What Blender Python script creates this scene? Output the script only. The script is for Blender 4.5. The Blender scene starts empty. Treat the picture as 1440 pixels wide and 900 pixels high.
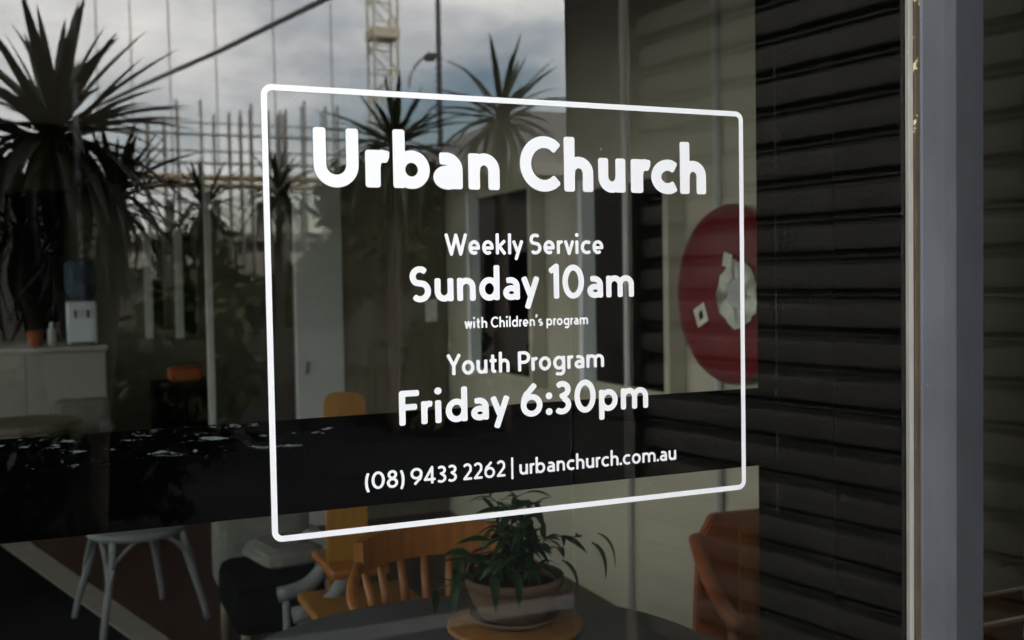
import bpy, bmesh, math, random
import numpy as np
from mathutils import Vector, Matrix
from mathutils.geometry import tessellate_polygon
random.seed(7)
R = math.radians
scene = bpy.context.scene
C = scene.collection

# ------------------------------------------------------------------ camera
# The shop window is the plane y = 0: x runs along it, y goes into the shop, z is up. Metres.
FOC = 1463.0                                     # focal length in pixels of a 1440 px wide frame
def unit(v): return Vector(v).normalized()
GX = unit((3392, -112, FOC)); GZ = -unit((663, 39200, FOC)); GY = GZ.cross(GX).normalized()
EYE = Vector((0.0, -1.4, 1.6))
right = Vector((GX.x, GY.x, GZ.x)); down = Vector((GX.y, GY.y, GZ.y)); fwd = Vector((GX.z, GY.z, GZ.z))
cam = bpy.data.cameras.new('camera'); camo = bpy.data.objects.new('camera', cam); C.objects.link(camo)
rot = Matrix((right, -down, -fwd)).transposed()
camo.matrix_world = Matrix.Translation(EYE) @ rot.to_4x4()
cam.sensor_width = 36.0; cam.lens = FOC / 1440 * 36
cam.clip_start = 0.02; cam.clip_end = 2000
cam.dof.use_dof = True; cam.dof.focus_distance = 1.53; cam.dof.aperture_fstop = 5.6
scene.camera = camo
def at(px, py, y):
    """the point at depth y that a feature of the photograph at (px, py) stands on"""
    c = Vector((px - 720, py - 450, FOC)); d = right * c.x + down * c.y + fwd * c.z
    return EYE + d * ((y - EYE.y) / d.y)
def mir(px, py, y):
    """the same for something across the street, seen mirrored in the glass, y metres out"""
    p = at(px, py, y); return Vector((p.x, -p.y, p.z))

# ------------------------------------------------------------------ sky, sun, exposure
SUN_EL, SUN_AZ = R(34), math.atan2(0.45, 0.85)
world = bpy.data.worlds.new('World'); scene.world = world; world.use_nodes = True
nt = world.node_tree; nt.nodes.clear()
def N(t, typ, **kw):
    n = t.nodes.new(typ)
    for k, v in kw.items():
        if k.startswith('i_'): n.inputs[k[2:].replace('_', ' ')].default_value = v
        else: setattr(n, k, v)
    return n
out = N(nt, 'ShaderNodeOutputWorld'); bg = N(nt, 'ShaderNodeBackground'); bg.inputs['Strength'].default_value = 0.1
sky = N(nt, 'ShaderNodeTexSky', sky_type='NISHITA', sun_disc=False)
sky.sun_elevation = SUN_EL; sky.sun_rotation = SUN_AZ % (2 * math.pi); sky.air_density = 1.2; sky.dust_density = 1.5
tc = N(nt, 'ShaderNodeTexCoord')
mp = N(nt, 'ShaderNodeMapping'); mp.inputs['Scale'].default_value = (1, 1, 2.2); mp.inputs['Location'].default_value = (6.5, 5.2, 0.8)
nt.links.new(tc.outputs['Generated'], mp.inputs['Vector'])
n1 = N(nt, 'ShaderNodeTexNoise', i_Scale=2.3, i_Detail=6.0, i_Roughness=0.55)
n2 = N(nt, 'ShaderNodeTexNoise', i_Scale=5.0, i_Detail=5.0, i_Roughness=0.6)
for n in (n1, n2): nt.links.new(mp.outputs['Vector'], n.inputs['Vector'])
r1 = N(nt, 'ShaderNodeValToRGB'); r1.color_ramp.elements[0].position = 0.36; r1.color_ramp.elements[1].position = 0.54
nt.links.new(n1.outputs['Fac'], r1.inputs['Fac'])
r2 = N(nt, 'ShaderNodeValToRGB'); r2.color_ramp.elements[0].position = 0.33; r2.color_ramp.elements[1].position = 0.68
r2.color_ramp.elements[0].color = (9.0, 9.2, 9.6, 1); r2.color_ramp.elements[1].color = (18.0, 17.6, 16.8, 1)
nt.links.new(n2.outputs['Fac'], r2.inputs['Fac'])
mx = N(nt, 'ShaderNodeMixRGB')
nt.links.new(r1.outputs['Color'], mx.inputs['Fac']); nt.links.new(sky.outputs['Color'], mx.inputs['Color1']); nt.links.new(r2.outputs['Color'], mx.inputs['Color2'])
nt.links.new(mx.outputs['Color'], bg.inputs['Color']); nt.links.new(bg.outputs['Background'], out.inputs['Surface'])

sl = bpy.data.lights.new('sun', 'SUN'); sl.energy = 1.5; sl.angle = R(10); sl.color = (1, 0.94, 0.85)
so = bpy.data.objects.new('sun', sl); C.objects.link(so)
sv = Vector((math.sin(SUN_AZ) * math.cos(SUN_EL), math.cos(SUN_AZ) * math.cos(SUN_EL), math.sin(SUN_EL)))
so.rotation_euler = sv.to_track_quat('Z', 'Y').to_euler(); so.location = (4, 3, 12)

vs = scene.view_settings
scene.display_settings.display_device = 'sRGB'
vs.view_transform = 'Standard'; vs.look = 'None'; vs.exposure = 2.48; vs.gamma = 1.0; vs.use_curve_mapping = False
cy = scene.cycles
cy.use_denoising = True; cy.denoiser = 'OPENIMAGEDENOISE'
cy.max_bounces = 10; cy.diffuse_bounces = 5; cy.glossy_bounces = 5; cy.transparent_max_bounces = 24
cy.sample_clamp_indirect = 6.0; cy.caustics_reflective = False; cy.caustics_refractive = False

# ------------------------------------------------------------------ materials
MATS = {}
def mat(name, col, rough=0.6, spec=0.4, var=0.12, scale=8.0, bump=0.0, bscale=60.0, stretch=(1, 1, 1), metal=0.0, col2=None):
    m = bpy.data.materials.new(name); m.use_nodes = True; t = m.node_tree
    b = t.nodes['Principled BSDF']; b.inputs['Roughness'].default_value = rough
    b.inputs['Specular IOR Level'].default_value = spec; b.inputs['Metallic'].default_value = metal
    co = N(t, 'ShaderNodeTexCoord'); ma = N(t, 'ShaderNodeMapping'); ma.inputs['Scale'].default_value = stretch
    t.links.new(co.outputs['Object'], ma.inputs['Vector'])
    no = N(t, 'ShaderNodeTexNoise', i_Scale=scale, i_Detail=5.0, i_Roughness=0.6); t.links.new(ma.outputs['Vector'], no.inputs['Vector'])
    ra = N(t, 'ShaderNodeValToRGB'); ra.color_ramp.elements[0].position = 0.3; ra.color_ramp.elements[1].position = 0.7
    c2 = col2 or tuple(min(1, c * (1 + var)) for c in col)
    ra.color_ramp.elements[0].color = tuple(c * (1 - var) for c in col) + (1,); ra.color_ramp.elements[1].color = tuple(c2) + (1,)
    t.links.new(no.outputs['Fac'], ra.inputs['Fac']); t.links.new(ra.outputs['Color'], b.inputs['Base Color'])
    if bump:
        n3 = N(t, 'ShaderNodeTexNoise', i_Scale=bscale, i_Detail=4.0); t.links.new(ma.outputs['Vector'], n3.inputs['Vector'])
        bu = N(t, 'ShaderNodeBump', i_Strength=bump, i_Distance=0.01); t.links.new(n3.outputs['Fac'], bu.inputs['Height'])
        t.links.new(bu.outputs['Normal'], b.inputs['Normal'])
    MATS[name] = m
    return m
def chips(m, under, lo, hi, scale, stretch=(1, 1, 1), zlo=None, zhi=None, xlo=None, xhi=None):
    """worn paint: patches where the coat is gone and the layer under it shows"""
    t = m.node_tree; b = t.nodes['Principled BSDF']; src = b.inputs['Base Color'].links[0].from_socket
    co = N(t, 'ShaderNodeTexCoord'); ma = N(t, 'ShaderNodeMapping'); ma.inputs['Scale'].default_value = stretch
    t.links.new(co.outputs['Object'], ma.inputs['Vector'])
    no = N(t, 'ShaderNodeTexNoise', i_Scale=scale, i_Detail=7.0, i_Roughness=0.62); t.links.new(ma.outputs['Vector'], no.inputs['Vector'])
    mr = N(t, 'ShaderNodeMapRange'); mr.inputs['From Min'].default_value = lo; mr.inputs['From Max'].default_value = hi
    t.links.new(no.outputs['Fac'], mr.inputs['Value']); fac = mr.outputs['Result']
    if zlo is not None:
        sx = N(t, 'ShaderNodeSeparateXYZ'); t.links.new(co.outputs['Object'], sx.inputs['Vector'])
        a = N(t, 'ShaderNodeMapRange'); a.inputs['From Min'].default_value = zlo; a.inputs['From Max'].default_value = zhi
        t.links.new(sx.outputs['Z'], a.inputs['Value'])
        mu = N(t, 'ShaderNodeMath', operation='MULTIPLY'); t.links.new(fac, mu.inputs[0]); t.links.new(a.outputs['Result'], mu.inputs[1]); fac = mu.outputs[0]
    if xlo is not None:
        a2 = N(t, 'ShaderNodeMapRange'); a2.inputs['From Min'].default_value = xlo; a2.inputs['From Max'].default_value = xhi
        t.links.new(sx.outputs['X'], a2.inputs['Value'])
        mu2 = N(t, 'ShaderNodeMath', operation='MULTIPLY'); t.links.new(fac, mu2.inputs[0]); t.links.new(a2.outputs['Result'], mu2.inputs[1]); fac = mu2.outputs[0]
    mi = N(t, 'ShaderNodeMixRGB'); mi.inputs['Color2'].default_value = under + (1,)
    t.links.new(fac, mi.inputs['Fac']); t.links.new(src, mi.inputs['Color1']); t.links.new(mi.outputs['Color'], b.inputs['Base Color'])
def specks(m, col, scale, size):
    t = m.node_tree; b = t.nodes['Principled BSDF']; src = b.inputs['Base Color'].links[0].from_socket
    co = N(t, 'ShaderNodeTexCoord'); vo = N(t, 'ShaderNodeTexVoronoi', i_Scale=scale); t.links.new(co.outputs['Object'], vo.inputs['Vector'])
    no = N(t, 'ShaderNodeTexNoise', i_Scale=scale * 0.35); t.links.new(co.outputs['Object'], no.inputs['Vector'])
    ad = N(t, 'ShaderNodeMath', operation='MULTIPLY', use_clamp=False); ad.inputs[1].default_value = size
    t.links.new(no.outputs['Fac'], ad.inputs[0])
    lt = N(t, 'ShaderNodeMath', operation='LESS_THAN'); t.links.new(vo.outputs['Distance'], lt.inputs[0]); t.links.new(ad.outputs[0], lt.inputs[1])
    mi = N(t, 'ShaderNodeMixRGB'); mi.inputs['Color2'].default_value = col + (1,)
    t.links.new(lt.outputs[0], mi.inputs['Fac']); t.links.new(src, mi.inputs['Color1']); t.links.new(mi.outputs['Color'], b.inputs['Base Color'])

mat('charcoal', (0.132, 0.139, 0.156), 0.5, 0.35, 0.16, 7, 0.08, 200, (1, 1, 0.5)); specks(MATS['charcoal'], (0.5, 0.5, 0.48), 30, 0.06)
mat('charcoal_shaded', (0.085, 0.091, 0.106), 0.6, 0.2, 0.16, 7, 0.08, 200, (1, 1, 0.5)); specks(MATS['charcoal_shaded'], (0.4, 0.4, 0.38), 30, 0.06)  # post charcoal with the corner face's shade mixed into the colour
mat('black_paint', (0.0006, 0.0006, 0.0008), 0.6, 0.01, 0.3, 20, 0.15, 90)
mat('rail_paint', (0.0007, 0.0007, 0.0010), 0.55, 0.015, 0.3, 20, 0.15, 90)
mat('primer', (0.36, 0.34, 0.30), 0.6, 0.3, 0.2, 30, 0.2, 90, (1, 1, 0.2))
mat('brown_bead', (0.10, 0.075, 0.05), 0.6, 0.3, 0.3, 30, 0.3, 120, (1, 1, 0.3))
mat('putty', (0.42, 0.40, 0.36), 0.7, 0.2, 0.15, 20, 0.3, 90, (1, 1, 0.15))
mat('vinyl', (0.89, 0.89, 0.90), 0.4, 0.3, 0.01)
mat('shutter', (0.20, 0.185, 0.152), 0.6, 0.2, 0.14, 3, 0, 40, (1, 1, 3))
mat('pier_paint', (0.13, 0.12, 0.105), 0.8, 0.2, 0.15, 6, 0.4, 70)
mat('channel', (0.42, 0.38, 0.31), 0.5, 0.4, 0.1)
mat('paving', (0.016, 0.0155, 0.015), 1.0, 0.05, 0.2, 3, 0.3, 80)
mat('asphalt', (0.009, 0.009, 0.0095), 1.0, 0.05, 0.25, 2, 0.4, 120)
mat('kerb', (0.12, 0.12, 0.11), 0.9, 0.2, 0.2, 4)
mat('facade', (0.10, 0.10, 0.10), 0.8, 0.2, 0.1, 3)
mat('floor', (0.040, 0.016, 0.008), 0.45, 0.4, 0.3, 5, 0, 60, (0.4, 3, 1))
mat('ceiling', (0.60, 0.58, 0.53), 0.9, 0.1, 0.05)
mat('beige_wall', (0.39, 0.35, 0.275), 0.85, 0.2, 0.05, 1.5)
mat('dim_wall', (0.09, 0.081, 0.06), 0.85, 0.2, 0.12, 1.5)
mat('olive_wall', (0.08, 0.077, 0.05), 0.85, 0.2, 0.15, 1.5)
mat('dark_timber', (0.12, 0.10, 0.07), 0.6, 0.3, 0.2, 6, 0, 60, (4, 4, 0.4))
mat('white_paint', (0.42, 0.41, 0.395), 0.5, 0.3, 0.04)
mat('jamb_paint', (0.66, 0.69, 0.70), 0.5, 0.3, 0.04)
mat('dark_glass', (0.0008, 0.0008, 0.001), 0.3, 0.02, 0.1)
mat('red_enamel', (0.13, 0.003, 0.006), 0.4, 0.25, 0.12, 3)
mat('paper', (0.62, 0.60, 0.52), 0.8, 0.2, 0.25, 14)
mat('ink', (0.10, 0.12, 0.2), 0.8, 0.2, 0.2)
mat('oak', (0.24, 0.082, 0.013), 0.4, 0.4, 0.25, 5, 0, 60, (6, 6, 0.6))
mat('board_wood', (0.20, 0.085, 0.022), 0.5, 0.3, 0.25, 5, 0, 60, (6, 6, 0.6))
mat('honey', (0.24, 0.105, 0.011), 0.45, 0.4, 0.2, 5, 0, 60, (6, 6, 0.6))
mat('mahogany', (0.22, 0.055, 0.016), 0.4, 0.4, 0.3, 5, 0, 60, (1, 1, 5))
mat('slate_top', (0.065, 0.072, 0.082), 0.5, 0.4, 0.15, 5)
mat('terracotta', (0.115, 0.07, 0.045), 0.85, 0.2, 0.15, 12, 0.2, 80)
mat('dark_leaf', (0.008, 0.026, 0.005), 0.5, 0.2, 0.35, 9)
mat('soil', (0.02, 0.015, 0.01), 0.95, 0.1, 0.3, 30, 0.6, 60)
mat('leaf_green', (0.010, 0.034, 0.006), 0.45, 0.4, 0.35, 9)
mat('sword_leaf', (0.014, 0.022, 0.006), 0.5, 0.3, 0.4, 3)
mat('sword_leaf_pale', (0.10, 0.10, 0.04), 0.5, 0.3, 0.3, 3)
mat('trunk', (0.06, 0.05, 0.04), 0.9, 0.1, 0.3, 12, 0.5, 40)
mat('tree_leaf', (0.04, 0.05, 0.02), 0.6, 0.2, 0.4, 5)
mat('galv', (0.18, 0.17, 0.15), 0.55, 0.4, 0.15, 10)
mat('crane_paint', (0.55, 0.50, 0.38), 0.6, 0.3, 0.15, 8)
mat('dark_metal', (0.04, 0.04, 0.042), 0.5, 0.4, 0.15, 8)
mat('plank', (0.42, 0.30, 0.16), 0.8, 0.2, 0.2, 6)
mat('concrete', (0.26, 0.25, 0.22), 0.85, 0.2, 0.12, 2)
mat('render_dark', (0.055, 0.052, 0.046), 0.85, 0.2, 0.15, 2)
mat('roof', (0.11, 0.105, 0.10), 0.8, 0.2, 0.15, 4)
mat('pale_glass', (0.35, 0.33, 0.28), 0.3, 0.5, 0.1)
mat('orange', (0.22, 0.045, 0.01), 0.7, 0.2, 0.15)
mat('grey_fabric', (0.13, 0.125, 0.11), 0.95, 0.1, 0.15, 20)
mat('blue_cloth', (0.05, 0.07, 0.10), 0.95, 0.1, 0.15, 20)
mat('plastic_grey', (0.55, 0.57, 0.62), 0.4, 0.4, 0.05)
mat('chair_paint', (0.14, 0.144, 0.148), 0.5, 0.2, 0.08)
mat('counter', (0.27, 0.26, 0.22), 0.7, 0.3, 0.06, 2)
mat('counter_top', (0.30, 0.29, 0.26), 0.4, 0.4, 0.1)
mat('strip', (0.20, 0.175, 0.145), 0.7, 0.2, 0.12, 8)
mat('carpet', (0.003, 0.003, 0.0035), 0.95, 0.02, 0.2, 30)
chips(MATS['rail_paint'], (0.15, 0.165, 0.19), 0.605, 0.625, 20, (1, 1.6, 5.0), 1.379, 1.382, 0.42, 0.33)
chips(MATS['rail_paint'], (0.10, 0.10, 0.11), 0.62, 0.64, 60, (1, 1, 3.0), 1.372, 1.376, 0.25, 0.05)
chips(MATS['brown_bead'], (0.85, 0.72, 0.42), 0.60, 0.615, 9, (1, 1, 1.1), 1.35, 1.7)

def glass_material(name, dirt=True):
    m = bpy.data.materials.new(name); m.use_nodes = True; t = m.node_tree; t.nodes.clear()
    o = N(t, 'ShaderNodeOutputMaterial'); tr = N(t, 'ShaderNodeBsdfTransparent'); tr.inputs['Color'].default_value = (0.88, 0.90, 0.885, 1)
    gl = N(t, 'ShaderNodeBsdfGlossy'); gl.inputs['Roughness'].default_value = 0.0; gl.inputs['Color'].default_value = (1, 1, 1, 1)
    fr = N(t, 'ShaderNodeFresnel', i_IOR=1.5)
    # the sheet is not perfectly flat: a faint roll wave bends the reflections
    wc = N(t, 'ShaderNodeTexCoord'); wn = N(t, 'ShaderNodeTexNoise', i_Scale=2.2, i_Detail=1.0); wb = N(t, 'ShaderNodeBump', i_Strength=1.0, i_Distance=0.00015)
    t.links.new(wc.outputs['Object'], wn.inputs['Vector']); t.links.new(wn.outputs['Fac'], wb.inputs['Height']); t.links.new(wb.outputs['Normal'], gl.inputs['Normal'])
    # both faces of the sheet reflect: 2R / (1 + R)
    a = N(t, 'ShaderNodeMath', operation='MULTIPLY'); a.inputs[1].default_value = 2.0
    b = N(t, 'ShaderNodeMath', operation='ADD'); b.inputs[1].default_value = 1.0
    d = N(t, 'ShaderNodeMath', operation='DIVIDE')
    t.links.new(fr.outputs[0], a.inputs[0]); t.links.new(fr.outputs[0], b.inputs[0]); t.links.new(a.outputs[0], d.inputs[0]); t.links.new(b.outputs[0], d.inputs[1])
    ge = N(t, 'ShaderNodeNewGeometry'); inv = N(t, 'ShaderNodeMath', operation='SUBTRACT'); inv.inputs[0].default_value = 1.0
    t.links.new(ge.outputs['Backfacing'], inv.inputs[1])
    fm = N(t, 'ShaderNodeMath', operation='MULTIPLY'); t.links.new(d.outputs[0], fm.inputs[0]); t.links.new(inv.outputs[0], fm.inputs[1])
    mx = N(t, 'ShaderNodeMixShader'); t.links.new(fm.outputs[0], mx.inputs[0]); t.links.new(tr.outputs[0], mx.inputs[1]); t.links.new(gl.outputs[0], mx.inputs[2])
    last = mx.outputs[0]
    if dirt:                                    # dust specks and dried runs of water on the sheet
        co = N(t, 'ShaderNodeTexCoord'); df = N(t, 'ShaderNodeBsdfDiffuse'); df.inputs['Color'].default_value = (0.6, 0.6, 0.58, 1)
        vo = N(t, 'ShaderNodeTexVoronoi', i_Scale=14.0); t.links.new(co.outputs['Object'], vo.inputs['Vector'])
        no = N(t, 'ShaderNodeTexNoise', i_Scale=9.0, i_Detail=2.0); t.links.new(co.outputs['Object'], no.inputs['Vector'])
        th = N(t, 'ShaderNodeMapRange'); th.inputs['From Min'].default_value = 0.5; th.inputs['From Max'].default_value = 0.8
        th.inputs['To Min'].default_value = 0.004; th.inputs['To Max'].default_value = 0.045; t.links.new(no.outputs['Fac'], th.inputs['Value'])
        lt = N(t, 'ShaderNodeMath', operation='LESS_THAN'); t.links.new(vo.outputs['Distance'], lt.inputs[0]); t.links.new(th.outputs[0], lt.inputs[1])
        sk = N(t, 'ShaderNodeMath', operation='MULTIPLY'); sk.inputs[1].default_value = 0.45; t.links.new(lt.outputs[0], sk.inputs[0])
        sp = N(t, 'ShaderNodeSeparateXYZ'); t.links.new(co.outputs['Object'], sp.inputs[0])
        fac = sk.outputs[0]
        for x0, wd, amt, z0 in ((0.022, 0.0055, 0.055, 1.45), (1.078, 0.0022, 0.06, 1.0), (0.62, 0.0015, 0.05, 1.75), (0.745, 0.0016, 0.02, 1.2), (0.46, 0.0013, 0.03, 1.75)):
            q = N(t, 'ShaderNodeMath', operation='SUBTRACT'); q.inputs[1].default_value = x0; t.links.new(sp.outputs['X'], q.inputs[0])
            q2 = N(t, 'ShaderNodeMath', operation='ABSOLUTE'); t.links.new(q.outputs[0], q2.inputs[0])
            q3 = N(t, 'ShaderNodeMapRange'); q3.inputs['From Min'].default_value = wd; q3.inputs['From Max'].default_value = 0.0
            q3.inputs['To Max'].default_value = amt; t.links.new(q2.outputs[0], q3.inputs['Value'])
            ns = N(t, 'ShaderNodeTexNoise', i_Scale=30.0, i_Detail=4.0); t.links.new(co.outputs['Object'], ns.inputs['Vector'])
            nr = N(t, 'ShaderNodeMapRange'); nr.inputs['From Min'].default_value = 0.35; nr.inputs['From Max'].default_value = 0.65; t.links.new(ns.outputs['Fac'], nr.inputs['Value'])
            zr = N(t, 'ShaderNodeMapRange'); zr.inputs['From Min'].default_value = z0; zr.inputs['From Max'].default_value = z0 + 0.3; t.links.new(sp.outputs['Z'], zr.inputs['Value'])
            m1 = N(t, 'ShaderNodeMath', operation='MULTIPLY'); t.links.new(q3.outputs[0], m1.inputs[0]); t.links.new(nr.outputs[0], m1.inputs[1])
            m2 = N(t, 'ShaderNodeMath', operation='MULTIPLY'); t.links.new(m1.outputs[0], m2.inputs[0]); t.links.new(zr.outputs[0], m2.inputs[1])
            ad = N(t, 'ShaderNodeMath', operation='ADD'); t.links.new(fac, ad.inputs[0]); t.links.new(m2.outputs[0], ad.inputs[1]); fac = ad.outputs[0]
        fz = N(t, 'ShaderNodeMath', operation='MULTIPLY'); t.links.new(fac, fz.inputs[0]); t.links.new(inv.outputs[0], fz.inputs[1])
        mz = N(t, 'ShaderNodeMixShader'); t.links.new(fz.outputs[0], mz.inputs[0]); t.links.new(last, mz.inputs[1]); t.links.new(df.outputs[0], mz.inputs[2]); last = mz.outputs[0]
    t.links.new(last, o.inputs['Surface']); MATS[name] = m
glass_material('window_glass')

# ------------------------------------------------------------------ helpers
def link(name, me, m, parent=None, smooth=False):
    o = bpy.data.objects.new(name, me); C.objects.link(o)
    if m and not me.materials: me.materials.append(MATS[m])
    if smooth:
        for p in me.polygons: p.use_smooth = True
    if parent:
        o.parent = parent
        root = parent
        while root.parent: root = root.parent
        if parent is root: o.matrix_parent_inverse = Matrix.Translation(-Vector(root.location))
    return o
def raw(name, vs, fs, m, parent=None, smooth=False):
    me = bpy.data.meshes.new(name); me.from_pydata([tuple(v) for v in vs], [], fs); me.update()
    return link(name, me, m, parent, smooth)
def bmobj(name, bm, m, parent=None, smooth=False):
    bmesh.ops.recalc_face_normals(bm, faces=bm.faces)
    me = bpy.data.meshes.new(name); bm.to_mesh(me); bm.free(); return link(name, me, m, parent, smooth)
def box(name, a, b, m, parent=None, bevel=0.0, rz=0.0, piv=None):
    bm = bmesh.new(); bmesh.ops.create_cube(bm, size=1)
    a, b = Vector(a), Vector(b); s = b - a; c = (a + b) / 2
    for v in bm.verts: v.co = Vector((v.co.x * abs(s.x), v.co.y * abs(s.y), v.co.z * abs(s.z))) + c
    if bevel: bmesh.ops.bevel(bm, geom=bm.edges[:], offset=bevel, segments=2, affect='EDGES', profile=0.5)
    if rz: bmesh.ops.rotate(bm, verts=bm.verts, cent=piv or c, matrix=Matrix.Rotation(rz, 3, 'Z'))
    return bmobj(name, bm, m, parent)
def tube_into(bm, pts, rad, n=8):
    pts = [Vector(p) for p in pts]; k = len(pts); rings = []
    for i, p in enumerate(pts):
        d = (pts[min(i + 1, k - 1)] - pts[max(i - 1, 0)]).normalized()
        ref = Vector((0, 0, 1)) if abs(d.z) < 0.9 else Vector((1, 0, 0))
        u = d.cross(ref).normalized(); w = d.cross(u)
        r = rad(i / (k - 1)) if callable(rad) else rad
        rings.append([bm.verts.new(p + (u * math.cos(2 * math.pi * j / n) + w * math.sin(2 * math.pi * j / n)) * r) for j in range(n)])
    for A, B in zip(rings, rings[1:]):
        for j in range(n): bm.faces.new((A[j], A[(j + 1) % n], B[(j + 1) % n], B[j]))
    bm.faces.new(rings[0]); bm.faces.new(rings[-1])
def tube(name, pts, rad, m, parent=None, n=8):
    bm = bmesh.new(); tube_into(bm, pts, rad, n); return bmobj(name, bm, m, parent, True)
def lathe(name, prof, c, m, parent=None, n=40):
    vs, fs = [], []
    for r, z in prof:
        for j in range(n): vs.append((c[0] + r * math.cos(2 * math.pi * j / n), c[1] + r * math.sin(2 * math.pi * j / n), c[2] + z))
    for i in range(len(prof) - 1):
        for j in range(n): fs.append((i * n + j, i * n + (j + 1) % n, (i + 1) * n + (j + 1) % n, (i + 1) * n + j))
    fs.append(tuple(range(n))[::-1]); fs.append(tuple((len(prof) - 1) * n + j for j in range(n)))
    o = raw(name, vs, fs, m, parent)
    for p in o.data.polygons: p.use_smooth = len(p.vertices) == 4
    return o
def prism(name, outline, thick, frame, m, parent=None, bevel=0.0):
    """outline in (u, v), extruded by thick along the frame's third axis"""
    org, U, V, W = frame; bm = bmesh.new()
    A = [bm.verts.new(org + U * u + V * v) for u, v in outline]
    f = bm.faces.new(A); ex = bmesh.ops.extrude_face_region(bm, geom=[f])
    for v in ex['geom']:
        if isinstance(v, bmesh.types.BMVert): v.co += W * thick
    if bevel: bmesh.ops.bevel(bm, geom=bm.edges[:], offset=bevel, segments=2, affect='EDGES')
    return bmobj(name, bm, m, parent)
def thing(name, label, cat, loc, group=None):
    o = bpy.data.objects.new(name, None); C.objects.link(o); o.location = loc; o.empty_display_size = 0.1
    return tag(o, label, cat, group)
def tag(o, label, cat, group=None):
    o['label'] = label; o['category'] = cat
    if group: o['group'] = group
    return o
def structure(o): o['kind'] = 'structure'; return o
def bez(p0, p1, p2, p3, n=10):
    p0, p1, p2, p3 = map(Vector, (p0, p1, p2, p3)); r = []
    for i in range(n + 1):
        t = i / n; s = 1 - t; r.append(p0 * s ** 3 + p1 * 3 * s * s * t + p2 * 3 * s * t * t + p3 * t ** 3)
    return r

# ------------------------------------------------------------------ ground and the shell of the shop
def sheet(name, x0, y0, x1, y1, z, m): return structure(raw(name, [(x0, y0, z), (x1, y0, z), (x1, y1, z), (x0, y1, z)], [(0, 1, 2, 3)], m))
sheet('ground', -400, -400, 400, 400, -0.20, 'asphalt')
sheet('road', -400, -11.0, 400, -3.3, -0.14, 'asphalt')
structure(box('footpath', (-60, -3.1, -0.18), (60, -0.02, 0.0), 'paving'))
structure(box('kerb', (-60, -3.3, -0.18), (60, -3.1, 0.002), 'kerb'))
structure(box('far_footpath', (-60, -16.0, -0.18), (60, -11.0, 0.0), 'paving'))
structure(box('shop_floor', (-4.2, 0.0, -0.12), (2.55, 10.0, 0.0), 'floor'))
structure(box('ceiling', (-4.2, -0.05, 3.1), (2.55, 10.0, 3.25), 'ceiling'))
structure(box('wall_right', (2.45, 0.058, 0.0), (2.60, 10.0, 3.1), 'beige_wall'))
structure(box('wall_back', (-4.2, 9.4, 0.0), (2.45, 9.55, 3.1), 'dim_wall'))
structure(box('wall_left', (-4.35, 0.11, 0.0), (-4.2, 10.0, 1.15), 'beige_wall'))
structure(box('wall_left_head', (-4.35, 0.11, 2.85), (-4.2, 10.0, 3.1), 'beige_wall'))
sw = thing('fill_window', 'unseen row of clear panes added in the left wall to light the room', 'window', (-4.28, 5, 1.15))  # added out of view to let sky light reach the beige wall
for k in range(6):
    box('glass_pane', (-4.285, 0.2 + k * 1.55, 1.152), (-4.279, 1.70 + k * 1.55, 2.848), 'window_glass', sw)
    box('mullion', (-4.33, 1.702 + k * 1.55, 1.152), (-4.23, 1.748 + k * 1.55, 2.848), 'charcoal', sw)
structure(box('facade_above', (-8, -0.12, 2.95), (1.55, 0.10, 6.5), 'facade'))
structure(box('facade_left', (-8, -0.12, 0.0), (-4.1, 0.10, 2.95), 'facade'))
structure(box('facade_right', (1.862, 0.036, 0.0), (6.5, 0.056, 6.5), 'facade'))

# ------------------------------------------------------------------ the shop window
xm_ = at(1290, 450, -0.004).x
win = thing('shop_window', 'large black framed shop window with grey steel post and worn black mid rail', 'window', (0.0, 0, 0))
box('glass_pane', (-4.05, 0.0, 0.36), (xm_ - 0.002, 0.006, 2.92), 'window_glass', win)
box('glass_pane', (at(1383, 450, 0.034).x + 0.001, 0.040, 0.36), (1.86, 0.046, 2.92), 'window_glass', win)
# mid rail: a board with a sloping, weathered top edge
prism('mid_rail', [(0.012, 1.288), (0.055, 1.288), (0.055, 1.412), (0.046, 1.412), (0.012, 1.378)], 5.36, (Vector((-4.1, 0, 0)), Vector((0, 1, 0)), Vector((0, 0, 1)), Vector((1, 0, 0))), 'rail_paint', win, 0.0015)
box('stile', (1.205, 0.009, 0.02), (1.40, 0.07, 2.94), 'black_paint', win, 0.002)
box('sill', (-4.1, -0.05, 0.0), (1.36, 0.08, 0.355), 'black_paint', win, 0.004)
box('head', (-4.1, -0.02, 2.92), (1.36, 0.08, 2.96), 'black_paint', win, 0.002)
xm = at(1290, 450, -0.004).x
box('putty_bead', (xm - 0.024, -0.010, 0.36), (xm - 0.0135, -0.0006, 2.92), 'putty', win, 0.0015)
box('glazing_bead', (xm - 0.0130, -0.013, 0.36), (xm - 0.0015, -0.0006, 2.92), 'brown_bead', win, 0.0015)
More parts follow.
